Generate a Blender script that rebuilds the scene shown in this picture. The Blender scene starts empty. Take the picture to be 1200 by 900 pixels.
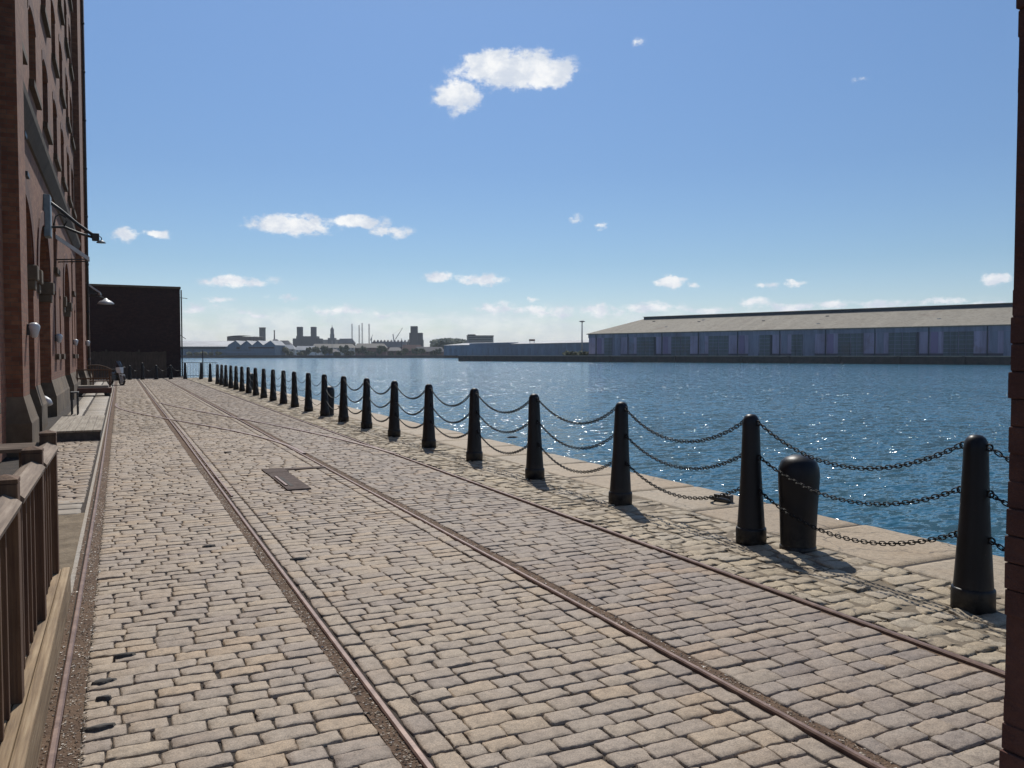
import bpy, bmesh, math, random
import numpy as np
from mathutils import Vector, Matrix
R = math.radians
random.seed(7); RNG = np.random.default_rng(11)
C = bpy.context.scene.collection
SC = bpy.context.scene

# ------------------------------------------------------------------ camera
H = 1.72; TH = R(25.8); PITCH = R(2.05); F = 950.0
FW = Vector((math.sin(TH)*math.cos(PITCH), math.cos(TH)*math.cos(PITCH), -math.sin(PITCH)))
RT = Vector((math.cos(TH), -math.sin(TH), 0)); UP = RT.cross(FW)
EYE = Vector((0, 0, H))
cam = bpy.data.cameras.new('camera'); camo = bpy.data.objects.new('camera', cam); C.objects.link(camo)
cam.sensor_width = 36; cam.lens = 36*F/1200; cam.clip_start = 0.05; cam.clip_end = 20000
camo.matrix_world = Matrix((( RT.x, UP.x, -FW.x, 0), (RT.y, UP.y, -FW.y, 0), (RT.z, UP.z, -FW.z, H), (0, 0, 0, 1)))
SC.camera = camo
# measuring helpers: photo measurements to metres on the site plan (X across the quay, Y along it)
def ray(px, py): return FW + RT*((px-600)/F) + UP*((450-py)/F)
def ground(px, py, z=0.0):
    r = ray(px, py); return EYE + r*((z-H)/r.z)
def depth(px, py, D):
    r = ray(px, py); k = D/(r.x*math.sin(TH)+r.y*math.cos(TH)); return EYE + r*k
def at_x(px, py, X): r = ray(px, py); return EYE + r*(X/r.x)
def at_y(px, py, Y): r = ray(px, py); return EYE + r*(Y/r.y)
SH = Vector((math.sin(TH), math.cos(TH), 0))            # horizontal forward
NSH = (SH*0.729 + RT*0.684).normalized()                # normal of the far shed's long front
TSH = (SH*0.684 - RT*0.729).normalized()
def at_n(px, py, n): r = ray(px, py); return EYE + r*(n/r.dot(NSH))
def sn(s, n, z=0): 
    p = TSH*s + NSH*n; return Vector((p.x, p.y, z))

# ------------------------------------------------------------------ object helpers
def tag(o, label=None, cat=None, group=None, kind=None):
    if label: o['label'] = label
    if cat: o['category'] = cat
    if group: o['group'] = group
    if kind: o['kind'] = kind
    return o
def thing(name, label, cat, loc=(0,0,0), group=None, rz=0):
    o = bpy.data.objects.new(name, None); C.objects.link(o); o.location = loc; o.rotation_euler = (0,0,rz)
    o.empty_display_size = .3
    return tag(o, label, cat, group)
class MB:
    def __init__(s): s.v = []; s.f = []; s.sm = []
    def add(s, vs, fs, smooth=False):
        b = len(s.v); s.v += [tuple(v) for v in vs]; s.f += [tuple(i+b for i in f) for f in fs]; s.sm += [smooth]*len(fs); return s
    def box(s, x0,x1,y0,y1,z0,z1):
        return s.add([(x0,y0,z0),(x1,y0,z0),(x1,y1,z0),(x0,y1,z0),(x0,y0,z1),(x1,y0,z1),(x1,y1,z1),(x0,y1,z1)],
              [(0,3,2,1),(4,5,6,7),(0,1,5,4),(1,2,6,5),(2,3,7,6),(3,0,4,7)])
    def bbox(s, x0,x1,y0,y1,z0,z1,b=.01):       # box with chamfered long edges
        bm = bmesh.new(); bmesh.ops.create_cube(bm, size=1)
        for v in bm.verts:
            v.co = ((x0+x1)/2+v.co.x*(x1-x0), (y0+y1)/2+v.co.y*(y1-y0), (z0+z1)/2+v.co.z*(z1-z0))
        bmesh.ops.bevel(bm, geom=bm.edges[:], offset=b, segments=2, affect='EDGES', profile=.6)
        bm.verts.ensure_lookup_table(); bm.verts.index_update()
        s.add([v.co[:] for v in bm.verts], [[v.index for v in f.verts] for f in bm.faces]); bm.free(); return s
    def prism(s, poly, axis, a, b):             # poly of 2D points extruded along an axis
        n = len(poly)
        def P(p, t):
            return (t,p[0],p[1]) if axis=='x' else ((p[0],t,p[1]) if axis=='y' else (p[0],p[1],t))
        vs = [P(p,a) for p in poly]+[P(p,b) for p in poly]
        fs = [tuple(range(n-1,-1,-1)), tuple(range(n,2*n))]+[(i,(i+1)%n,n+(i+1)%n,n+i) for i in range(n)]
        return s.add(vs, fs)
    def hexa(s, lo, hi):                        # 4 lower + 4 upper points
        return s.add(list(lo)+list(hi), [(3,2,1,0),(4,5,6,7),(0,1,5,4),(1,2,6,5),(2,3,7,6),(3,0,4,7)])
    def lathe(s, prof, c=(0,0,0), n=20, axis='z', smooth=True):
        vs = []; fs = []; m = len(prof)
        for r, z in prof:
            for i in range(n):
                a = 2*math.pi*i/n; p = (r*math.cos(a), r*math.sin(a), z)
                if axis=='y': p = (p[0], p[2], p[1])
                if axis=='x': p = (p[2], p[0], p[1])
                vs.append((c[0]+p[0], c[1]+p[1], c[2]+p[2]))
        for j in range(m-1):
            for i in range(n): fs.append((j*n+i, j*n+(i+1)%n, (j+1)*n+(i+1)%n, (j+1)*n+i))
        fs += [tuple(range(n-1,-1,-1)), tuple(range((m-1)*n, m*n))]
        return s.add(vs, fs, smooth)
    def tube(s, pts, r, n=6, closed=False):
        pts = [Vector(p) for p in pts]; k = len(pts); vs = []; fs = []
        rr = r if isinstance(r, (list,tuple)) else [r]*k
        for i, p in enumerate(pts):
            t = (pts[(i+1)%k]-pts[i-1]) if closed else (pts[min(i+1,k-1)]-pts[max(i-1,0)])
            t.normalize(); u = t.cross(Vector((0.03,0.05,1)))
            if u.length < .08: u = t.cross(Vector((1,0,0)))
            u.normalize(); w = t.cross(u)
            for j in range(n):
                a = 2*math.pi*j/n; q = p+(u*math.cos(a)+w*math.sin(a))*rr[i]; vs.append(q)
        for i in range(k if closed else k-1):
            for j in range(n):
                i2=(i+1)%k; fs.append((i*n+j, i*n+(j+1)%n, i2*n+(j+1)%n, i2*n+j))
        if not closed: fs += [tuple(range(n-1,-1,-1)), tuple(range((k-1)*n, k*n))]
        return s.add(vs, fs, True)
    def quad(s, a,b,c,d): return s.add([a,b,c,d],[(0,1,2,3)])
    def build(s, name, mat, parent=None, bevel=0):
        me = bpy.data.meshes.new(name); me.from_pydata(s.v, [], s.f); me.update()
        me.polygons.foreach_set('use_smooth', s.sm)
        bm = bmesh.new(); bm.from_mesh(me); bmesh.ops.recalc_face_normals(bm, faces=bm.faces)
        if bevel: bmesh.ops.bevel(bm, geom=bm.edges[:], offset=bevel, segments=2, affect='EDGES')
        bm.to_mesh(me); bm.free()
        if mat: me.materials.append(mat)
        o = bpy.data.objects.new(name, me); C.objects.link(o)
        if parent: o.parent = parent
        return o
def copy_tree(o, parent=None):
    c = o.copy(); C.objects.link(c)
    if parent: c.parent = parent
    for ch in o.children: copy_tree(ch, c)
    return c
def np_mesh(name, verts, quads, mat, smooth=True):
    me = bpy.data.meshes.new(name); nv=len(verts); nf=len(quads)
    me.vertices.add(nv); me.vertices.foreach_set('co', np.ascontiguousarray(verts, dtype=np.float32).ravel())
    me.loops.add(nf*4); me.loops.foreach_set('vertex_index', np.ascontiguousarray(quads, dtype=np.int32).ravel())
    me.polygons.add(nf); me.polygons.foreach_set('loop_start', np.arange(0, nf*4, 4, dtype=np.int32))
    me.polygons.foreach_set('use_smooth', np.full(nf, smooth)); me.update(calc_edges=True); me.validate()
    me.materials.append(mat); o = bpy.data.objects.new(name, me); C.objects.link(o); return o

# ------------------------------------------------------------------ materials
class NT:
    def __init__(s, name):
        s.m = bpy.data.materials.new(name); s.m.use_nodes = True; s.t = s.m.node_tree; s.n = s.t.nodes; s.p = s.n['Principled BSDF']
    def node(s, typ, **kw):
        x = s.n.new(typ)
        for k, v in kw.items():
            if k.startswith('i_'):
                key = k[2:].replace('_',' '); x.inputs[int(key) if key.isdigit() else key].default_value = v
            else: setattr(x, k, v)
        return x
    def link(s, a, b): s.t.links.new(a, b)
    def coord(s, kind='Object'): return s.node('ShaderNodeTexCoord').outputs[kind]
    def noise(s, scale, detail=4, rough=.55, vec=None):
        x = s.node('ShaderNodeTexNoise'); x.inputs['Scale'].default_value=scale; x.inputs['Detail'].default_value=detail; x.inputs['Roughness'].default_value=rough
        s.link(vec if vec is not None else s.coord(), x.inputs['Vector']); return x.outputs['Fac']
    def ramp(s, fac, stops):
        x = s.node('ShaderNodeValToRGB'); e = x.color_ramp.elements
        while len(e) < len(stops): e.new(.5)
        for i,(p,c) in enumerate(stops): e[i].position = p; e[i].color = (*c,1) if len(c)==3 else c
        s.link(fac, x.inputs[0]); return x.outputs[0]
    def mix(s, fac, a, b, mode='MIX'):
        x = s.node('ShaderNodeMix', data_type='RGBA', blend_type=mode)
        for v, i in ((fac,0),(a,6),(b,7)):
            if hasattr(v,'links'): s.link(v, x.inputs[i])
            else: x.inputs[i].default_value = v if not isinstance(v, tuple) else ((*v,1) if len(v)==3 else v)
        return x.outputs[2]
    def math(s, op, a, b=0.0, c=0.0):
        x = s.node('ShaderNodeMath', operation=op)
        for v,i in ((a,0),(b,1),(c,2)):
            if hasattr(v,'links'): s.link(v, x.inputs[i])
            else: x.inputs[i].default_value = v
        return x.outputs[0]
    def bump(s, h, strength=.4, dist=.01, base=None):
        x = s.node('ShaderNodeBump'); x.inputs['Strength'].default_value=strength; x.inputs['Distance'].default_value=dist
        s.link(h, x.inputs['Height'])
        if base is not None: s.link(base, x.inputs['Normal'])
        s.link(x.outputs[0], s.p.inputs['Normal']); return x.outputs[0]
    def color(s, c):
        if hasattr(c,'links'): s.link(c, s.p.inputs['Base Color'])
        else: s.p.inputs['Base Color'].default_value=(*c,1)
    def rough(s, r): s.p.inputs['Roughness'].default_value = r; return s
def mottled(name, c1, c2, scale=3, rough=.8, bump=.3, dist=.01, bscale=None, metal=0, mid=None, spec=None):
    t = NT(name); f = t.noise(scale, 6, .62)
    st = [(.3,c1),(.7,c2)] if not mid else [(.28,c1),(.5,mid),(.72,c2)]
    t.color(t.ramp(f, st)); t.rough(rough); t.p.inputs['Metallic'].default_value = metal
    if spec is not None: t.p.inputs['Specular IOR Level'].default_value = spec
    if bump: t.bump(t.noise(bscale or scale*6, 4, .6), bump, dist)
    return t.m
def sett_mat(name, cols, warm=(.30,.21,.13), dust=(.34,.285,.215), crack=False):
    t = NT(name); g = t.node('ShaderNodeNewGeometry'); co = t.coord()
    c = t.ramp(g.outputs['Random Per Island'], cols)
    c = t.mix(t.math('MULTIPLY', t.ramp(t.noise(2.2,5,.6,co),[(.45,(0,0,0)),(.75,(1,1,1))]), .45), c, warm)
    c = t.mix(t.math('MULTIPLY', t.ramp(t.noise(.7,4,.6,co),[(.4,(0,0,0)),(.7,(1,1,1))]), .45), c, dust)
    sp = t.noise(150,2,.7,co)
    c = t.mix(.55, c, t.ramp(sp,[(.3,(.30,.28,.27)),(.48,(.95,.94,.93)),(.70,(1.6,1.56,1.48))]), 'MULTIPLY')
    c = t.mix(.72, c, t.ramp(t.noise(17,6,.7,co),[(.28,(.5,.47,.44)),(.5,(.98,.97,.96)),(.72,(1.3,1.29,1.27))]), 'MULTIPLY')
    dk = t.ramp(t.noise(1.3,6,.7,co),[(.60,(0,0,0)),(.68,(1,1,1))])
    c = t.mix(t.math('MULTIPLY', dk, .35), c, (.13,.11,.095))
    if crack:
        wv_=t.node('ShaderNodeTexNoise'); wv_.inputs['Scale'].default_value=3.5; wv_.inputs['Detail'].default_value=5; t.link(co,wv_.inputs['Vector'])
        ad=t.node('ShaderNodeVectorMath',operation='MULTIPLY_ADD'); t.link(wv_.outputs['Color'],ad.inputs[0]); ad.inputs[1].default_value=(.35,.35,.0); t.link(co,ad.inputs[2])
        vo=t.node('ShaderNodeTexVoronoi',feature='DISTANCE_TO_EDGE',voronoi_dimensions='2D'); vo.inputs['Scale'].default_value=1.15; t.link(ad.outputs[0],vo.inputs['Vector'])
        ln=t.ramp(vo.outputs['Distance'],[(.004,(1,1,1)),(.016,(0,0,0))])
        ln=t.math('MULTIPLY',ln,t.ramp(t.noise(.9,3,.6,co),[(.40,(0,0,0)),(.55,(1,1,1))]))
        c=t.mix(t.math('MULTIPLY',ln,.8),c,(.05,.038,.026))
        mo=t.ramp(t.noise(1.8,6,.72,co),[(.60,(0,0,0)),(.70,(1,1,1))]); c=t.mix(t.math('MULTIPLY',mo,.5),c,(.17,.135,.075))
    t.color(c); t.rough(.72); t.p.inputs['Specular IOR Level'].default_value=.35
    b = t.bump(t.noise(60,4,.65,co), .5, .004)
    t.bump(t.noise(14,3,.6,co), .5, .012, b)
    return t.m
M = {}
M['sett'] = sett_mat('granite_sett', [(0,(.238,.192,.160)),(.3,(.318,.258,.200)),(.55,(.290,.237,.194)),(.8,(.335,.270,.202)),(1,(.352,.264,.180))])
M['sett_mauve'] = sett_mat('mauve_sett', [(0,(.205,.168,.146)),(.3,(.28,.23,.188)),(.55,(.25,.205,.174)),(.8,(.30,.245,.19)),(1,(.32,.24,.172))], warm=(.27,.185,.12), dust=(.31,.265,.215))
M['worn'] = sett_mat('worn_stone', [(0,(.26,.21,.145)),(.35,(.35,.285,.19)),(.7,(.32,.275,.21)),(1,(.39,.315,.205))], warm=(.33,.24,.15), dust=(.38,.325,.25), crack=True)
M['coping'] = sett_mat('coping_stone', [(0,(.29,.225,.155)),(.5,(.35,.275,.19)),(1,(.32,.265,.195))], warm=(.32,.225,.13), dust=(.36,.30,.22), crack=True)
M['flag'] = sett_mat('flagstone', [(0,(.24,.22,.19)),(.5,(.31,.28,.24)),(1,(.36,.33,.28))])
M['joint'] = mottled('joint_soil', (.014,.010,.008), (.05,.036,.026), 5, .95, .5, .02, 40)
M['sandy'] = mottled('sandy_joint', (.13,.10,.066), (.24,.195,.14), 3, .95, .5, .02, 40)
M['dirt'] = mottled('brown_dirt', (.08,.045,.026), (.16,.10,.06), 6, .95, .8, .02, 60)
M['patch'] = mottled('sand_patch', (.10,.073,.044), (.25,.195,.13), 5, .95, .9, .02, 30)
M['conc'] = mottled('pale_concrete', (.24,.205,.165), (.38,.335,.28), 3, .9, .3, .006)
M['tar'] = mottled('tar', (.05,.046,.043), (.10,.09,.08), 9, .95, .6, .01, 30)
M['ground'] = mottled('town_ground', (.14,.13,.11), (.22,.20,.17), .05, .95, 0)
M['rail'] = mottled('rusty_rail', (.10,.052,.037), (.25,.16,.12), 9, .5, .3, .003, 60, .2, (.155,.092,.07))
M['rust'] = mottled('rusty_plate', (.075,.058,.052), (.15,.118,.105), 8, .9, .5, .004, 60, 0, spec=.1)
t = NT('black_iron_paint'); co = t.coord(); geo = t.node('ShaderNodeNewGeometry')
gz = t.node('ShaderNodeSeparateXYZ'); t.link(geo.outputs['Position'], gz.inputs[0])
c = t.ramp(t.noise(3,5,.6,geo.outputs['Position']), [(.3,(.007,.007,.009)),(.7,(.014,.0135,.016))])
low = t.math('MULTIPLY', t.ramp(gz.outputs[2], [(0,(1,1,1)),(.22,(0,0,0))]), t.ramp(t.noise(9,5,.7,geo.outputs['Position']), [(.42,(0,0,0)),(.62,(1,1,1))]))
c = t.mix(t.math('MULTIPLY', low, .55), c, (.10,.085,.065))
chip = t.ramp(t.noise(23,5,.75,geo.outputs['Position']), [(.66,(0,0,0)),(.70,(1,1,1))])
c = t.mix(t.math('MULTIPLY', chip, .6), c, (.06,.032,.02)); t.color(c)
t.link(t.ramp(t.noise(6,5,.6,geo.outputs['Position']), [(.3,(.34,.34,.34)),(.7,(.55,.55,.55))]), t.p.inputs['Roughness']); t.p.inputs['Specular IOR Level'].default_value=.28
n_ = t.bump(t.noise(45,4,.6,geo.outputs['Position']), .2, .002); t.bump(t.noise(7,3,.6,geo.outputs['Position']), .25, .01, n_); M['iron'] = t.m
M['chain'] = mottled('chain_iron', (.007,.007,.008), (.016,.014,.013), 30, .6, 0, spec=.25)
M['dark_metal'] = mottled('dark_metal', (.02,.02,.022), (.05,.048,.045), 6, .5, .1)
M['white'] = mottled('white_paint', (.62,.62,.60), (.78,.78,.76), 4, .4, .05)
M['grey_metal'] = mottled('grey_blue_paint', (.16,.20,.22), (.28,.33,.35), 4, .55, .2)
M['zinc'] = mottled('zinc_sheet', (.40,.41,.42), (.6,.6,.6), 4, .4, .1)
M['stone'] = mottled('sandstone_trim', (.085,.06,.038), (.21,.155,.10), 1.6, .85, .5, .01, 20)
M['stone_dark'] = mottled('shade_toned_stone', (.06,.038,.022), (.125,.083,.05), 1.6, .9, .5, .01, 20)  # darker sandstone copy; underside shade of the string course is put into the colour
M['glass'] = NT('dark_window_glass'); M['glass'].color((.015,.018,.022)); M['glass'].rough(.12); M['glass']=M['glass'].m
M['frame'] = mottled('painted_window_frame', (.05,.06,.06), (.09,.10,.10), 5, .6, 0)
M['door'] = mottled('dark_door_paint', (.035,.04,.045), (.07,.075,.08), 3, .6, .2)
def wood(name, c1, c2, c3, axis=1, sc=1.0):
    t = NT(name); co = t.coord(); mp = t.node('ShaderNodeMapping'); t.link(co, mp.inputs[0])
    s = [38*sc,38*sc,38*sc]; s[axis] = 1.6*sc; mp.inputs['Scale'].default_value = s
    f = t.noise(1.0, 6, .65, mp.outputs[0]); f2 = t.noise(2.5,4,.6,co)
    c = t.ramp(f, [(.3,c1),(.5,c2),(.7,c3)]); c = t.mix(.5, c, t.ramp(f2,[(.3,(.55,.52,.48)),(.7,(1.2,1.2,1.2))]), 'MULTIPLY')
    t.color(c); t.rough(.82); t.bump(f, .7, .006); return t.m
M['timber'] = wood('weathered_timber', (.13,.08,.04), (.28,.19,.105), (.42,.315,.195), 1)
M['timberz'] = wood('dark_stained_timber_upright', (.065,.028,.014), (.12,.058,.028), (.19,.105,.052), 2)
M['railwood'] = wood('handrail_timber', (.12,.08,.055), (.24,.175,.125), (.36,.28,.21), 1)
M['railwoodx'] = wood('handrail_timber_cross', (.10,.06,.04), (.18,.12,.08), (.28,.20,.14), 0)
M['platform'] = wood('grey_platform_boards', (.16,.13,.10), (.27,.23,.18), (.36,.32,.26), 1, .6)
M['fencewood'] = wood('old_fence_boards', (.05,.037,.026), (.09,.068,.05), (.13,.10,.075), 2)
M['redwood'] = wood('reddish_timber', (.06,.026,.02), (.11,.05,.037), (.16,.075,.055), 0)
def brick(name, c1, c2, mortar, soot=(.05,.03,.028), sootamt=.5, scale=1.0):
    t = NT(name); co = t.coord(); sp = t.node('ShaderNodeSeparateXYZ'); t.link(co, sp.inputs[0])
    cb = t.node('ShaderNodeCombineXYZ'); t.link(t.math('ADD', sp.outputs[0], sp.outputs[1]), cb.inputs[0]); t.link(sp.outputs[2], cb.inputs[1])
    b = t.node('ShaderNodeTexBrick'); t.link(cb.outputs[0], b.inputs['Vector'])
    b.inputs['Scale'].default_value=1/scale; b.inputs['Brick Width'].default_value=.23; b.inputs['Row Height'].default_value=.077
    b.inputs['Mortar Size'].default_value=.006; b.inputs['Mortar Smooth'].default_value=.3; b.inputs['Bias'].default_value=0
    b.inputs['Color1'].default_value=(*c1,1); b.inputs['Color2'].default_value=(*c2,1); b.inputs['Mortar'].default_value=(*mortar,1)
    c = t.mix(.55, b.outputs['Color'], t.ramp(t.noise(6,5,.65,co),[(.3,(.5,.48,.46)),(.7,(1.3,1.28,1.25))]), 'MULTIPLY')
    c = t.mix(t.math('MULTIPLY', t.ramp(t.noise(.35,6,.7,co),[(.42,(0,0,0)),(.66,(1,1,1))]), sootamt), c, soot)
    t.color(c); t.rough(.9)
    n = t.bump(b.outputs['Fac'], .5, -.006); t.bump(t.noise(40,4,.6,co), .4, .006, n); return t.m
M['brick'] = brick('warm_red_brick', (.22,.077,.041), (.31,.135,.071), (.17,.12,.083))
M['brickdark'] = brick('dark_red_brick', (.13,.045,.032), (.18,.07,.045), (.12,.09,.07), sootamt=.4)
M['brickfar'] = brick('sooty_brick', (.045,.02,.017), (.07,.032,.025), (.035,.028,.024), sootamt=.5)
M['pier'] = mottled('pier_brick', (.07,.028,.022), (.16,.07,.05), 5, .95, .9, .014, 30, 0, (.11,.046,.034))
def flat(name, c, rough=.8, var=.25, scale=.05):
    t = NT(name); c1 = tuple(x*(1-var) for x in c); c2 = tuple(min(1,x*(1+var)) for x in c)
    t.color(t.ramp(t.noise(scale,5,.6),[(.3,c1),(.7,c2)])); t.rough(rough); return t.m

def sheets(name, c, w=1.9, rough=.85, var=.3):
    t = NT(name); co = t.coord(); d = t.node('ShaderNodeVectorMath', operation='DOT_PRODUCT'); t.link(co, d.inputs[0]); d.inputs[1].default_value=tuple(TSH)
    q = t.math('FLOOR', t.math('DIVIDE', d.outputs['Value'], w)); wn_ = t.node('ShaderNodeTexWhiteNoise', noise_dimensions='1D'); t.link(q, wn_.inputs['W'])
    k = t.ramp(wn_.outputs['Value'], [(0,(1-var*.5,)*3),(1,(1+var*.4,)*3)])
    cc = t.mix(1.0, c, k, 'MULTIPLY')
    mp = t.node('ShaderNodeMapping'); t.link(co, mp.inputs[0]); mp.inputs['Scale'].default_value=(.5,.5,.06)
    st = t.noise(1.6,6,.7,mp.outputs[0]); cc = t.mix(.8, cc, t.ramp(st,[(.3,(.58,.55,.52)),(.5,(1,1,1)),(.75,(1.25,1.25,1.25))]), 'MULTIPLY')
    ru = t.ramp(t.noise(.12,6,.75,co),[(.56,(0,0,0)),(.66,(1,1,1))]); cc = t.mix(t.math('MULTIPLY', ru, .4), cc, (.13,.085,.06))
    t.color(cc); t.rough(rough); return t.m
# ------------------------------------------------------------------ light, sky with clouds
SUN_EL = R(49); SUN_AZ = math.atan2(.34,.94)     # azimuth from +Y towards +X
sd = Vector((math.sin(SUN_AZ)*math.cos(SUN_EL), math.cos(SUN_AZ)*math.cos(SUN_EL), math.sin(SUN_EL)))
sun = bpy.data.lights.new('sun','SUN'); sun.energy=4.2; sun.angle=R(.53); sun.color=(1,.955,.88)
so = bpy.data.objects.new('sun', sun); C.objects.link(so); so.rotation_euler = sd.to_track_quat('Z','Y').to_euler()
wd = bpy.data.worlds.new('World'); SC.world = wd; wd.use_nodes = True
wt = wd.node_tree; wn = wt.nodes; wl = wt.links
def wnode(t, **kw):
    x = wn.new(t)
    for k,v in kw.items(): setattr(x,k,v)
    return x
sky = wnode('ShaderNodeTexSky', sky_type='NISHITA', sun_disc=False)
sky.sun_elevation=SUN_EL; sky.sun_rotation=SUN_AZ; sky.altitude=0; sky.air_density=1.0; sky.dust_density=.15; sky.ozone_density=3.0
tc = wnode('ShaderNodeTexCoord')
def wmath(op,a,b=0.0,c=0.0):
    x = wnode('ShaderNodeMath', operation=op)
    for v,i in ((a,0),(b,1),(c,2)):
        if hasattr(v,'links'): wl.new(v,x.inputs[i])
        else: x.inputs[i].default_value=v
    return x.outputs[0]
sep = wnode('ShaderNodeSeparateXYZ'); wl.new(tc.outputs['Generated'], sep.inputs[0])
az = wmath('ARCTAN2', sep.outputs[0], sep.outputs[1]); el = wmath('ARCSINE', sep.outputs[2])
cb = wnode('ShaderNodeCombineXYZ'); wl.new(az, cb.inputs[0]); wl.new(el, cb.inputs[1])
def wnoise(scale, detail, rough, vec, sc=(1,1,1)):
    mp = wnode('ShaderNodeMapping'); wl.new(vec, mp.inputs[0]); mp.inputs['Scale'].default_value=sc
    x = wnode('ShaderNodeTexNoise'); x.inputs['Scale'].default_value=scale; x.inputs['Detail'].default_value=detail; x.inputs['Roughness'].default_value=rough
    wl.new(mp.outputs[0], x.inputs['Vector']); return x
n1 = wnoise(30, 9, .62, cb.outputs[0], (1,1.4,1))
# warp the lookup position so cloud edges billow
wv = wnode('ShaderNodeVectorMath', operation='SUBTRACT'); wl.new(n1.outputs['Color'], wv.inputs[0]); wv.inputs[1].default_value=(.5,.5,.5)
ws = wnode('ShaderNodeVectorMath', operation='MULTIPLY'); wl.new(wv.outputs[0], ws.inputs[0]); ws.inputs[1].default_value=(.035,.022,0)
wa = wnode('ShaderNodeVectorMath', operation='ADD'); wl.new(cb.outputs[0], wa.inputs[0]); wl.new(ws.outputs[0], wa.inputs[1])
def azel(px,py):
    r = ray(px,py).normalized(); return math.atan2(r.x,r.y), math.asin(r.z)
# cloud table
clouds = [ # px, py, half width, half height, opacity
 (603,82,66,24,1.15),(570,72,24,16,1.2),(640,86,36,18,1.2),(535,112,30,20,.95),(520,118,20,10,.9),
 (345,264,54,12,1.0),(330,260,26,10,1.0),(420,260,34,9,.85),(455,270,26,7,.7),(142,274,24,8,.85),(187,276,14,5,.75),
 (278,330,52,7,.7),(512,325,22,7,.75),(566,328,30,8,.9),(788,331,19,8,.95),(812,333,12,4,.6),(932,332,14,5,.8),(900,335,12,4,.5),(1168,326,22,7,.9),
 (673,257,9,5,.5),(707,264,8,4,.4),(748,51,7,5,.35),(258,352,18,5,.5),(340,349,20,4,.35),(624,350,12,5,.55),(1010,95,6,3,.25),
 (228,362,30,6,.42),(300,366,34,5,.4),(400,365,44,7,.42),(455,368,30,5,.38),(580,362,26,7,.5),(640,366,46,8,.5),(700,364,34,8,.5),(765,359,34,8,.6),(830,363,30,6,.5),(885,355,22,7,.62),(925,360,34,6,.5),(975,357,26,5,.5),(1035,356,34,5,.5),(1110,352,36,5,.55),(1160,355,26,5,.5)]
dens = None
for (px,py,hw,hh,op) in clouds:
    a0,e0 = azel(px,py); a1,_ = azel(px+hw,py); _,e1 = azel(px,py-hh)
    s1 = wnode('ShaderNodeVectorMath', operation='SUBTRACT'); wl.new(wa.outputs[0], s1.inputs[0]); s1.inputs[1].default_value=(a0,e0,0)
    s2 = wnode('ShaderNodeVectorMath', operation='MULTIPLY'); wl.new(s1.outputs[0], s2.inputs[0]); s2.inputs[1].default_value=(1/abs(a1-a0)/1.15,1/abs(e1-e0)/1.15,0)
    s3 = wnode('ShaderNodeVectorMath', operation='LENGTH'); wl.new(s2.outputs[0], s3.inputs[0])
    k = wmath('MULTIPLY', wmath('SUBTRACT', 1.0, s3.outputs['Value']), op)
    dens = k if dens is None else wmath('MAXIMUM', dens, k)
n2 = wnoise(46, 10, .66, cb.outputs[0], (1,1.4,1))
d1 = wmath('ADD', dens, wmath('MULTIPLY', wmath('SUBTRACT', n2.outputs['Fac'], .5), 1.9))
def smooth(v, a, b):
    x = wnode('ShaderNodeMapRange', interpolation_type='SMOOTHSTEP'); wl.new(v, x.inputs[0]); x.inputs[1].default_value=a; x.inputs[2].default_value=b; return x.outputs[0]
cm = wmath('MULTIPLY', smooth(d1, -.04, .52), smooth(dens, -.3, .25))
# low bank of far cumulus over the horizon
n3 = wnoise(13, 6, .6, cb.outputs[0], (1,3.0,1))
_,eb = azel(700,404); _,et = azel(700,352)
low = wmath('MULTIPLY', smooth(el, et+.012, et-.03), 1.0)
lowd = wmath('ADD', wmath('MULTIPLY', wmath('SUBTRACT', n3.outputs['Fac'], .5), 1.9), wmath('MULTIPLY', low, .55))
lowm = wmath('MULTIPLY', wmath('MULTIPLY', smooth(lowd, .12, .66), low), .5)
cov = wmath('MINIMUM', wmath('MAXIMUM', cm, lowm), 1.0)
cshade = wnode('ShaderNodeMix', data_type='RGBA'); wl.new(smooth(n1.outputs['Fac'], .35, .65), cshade.inputs[0])
cshade.inputs[6].default_value=(6.6,7.2,8.2,1); cshade.inputs[7].default_value=(9.6,9.7,9.8,1)
tr = wnode('ShaderNodeValToRGB'); te = tr.color_ramp.elements
while len(te)<6: te.new(.5)
for i,(p,c) in enumerate(((0,(.84,.84,.93)),(.05,(.76,.80,.89)),(.11,(.65,.74,.82)),(.22,(.66,.755,.86)),(.38,(.80,.90,1.0)),(.6,(1,1,1)))):
    te[i].position=p; te[i].color=(*c,1)
wl.new(sep.outputs[2], tr.inputs[0])
tm = wnode('ShaderNodeMix', data_type='RGBA', blend_type='MULTIPLY'); tm.inputs[0].default_value=1
wl.new(sky.outputs[0], tm.inputs[6]); wl.new(tr.outputs[0], tm.inputs[7])
mx = wnode('ShaderNodeMix', data_type='RGBA'); wl.new(cov, mx.inputs[0]); wl.new(tm.outputs[2], mx.inputs[6]); wl.new(cshade.outputs[2], mx.inputs[7])
bg = wn['Background']; wl.new(mx.outputs[2], bg.inputs[0]); bg.inputs[1].default_value=.1
SC.view_settings.view_transform='Standard'; SC.view_settings.look='None'; SC.view_settings.exposure=0; SC.view_settings.gamma=1
SC.view_settings.use_curve_mapping=False

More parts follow.
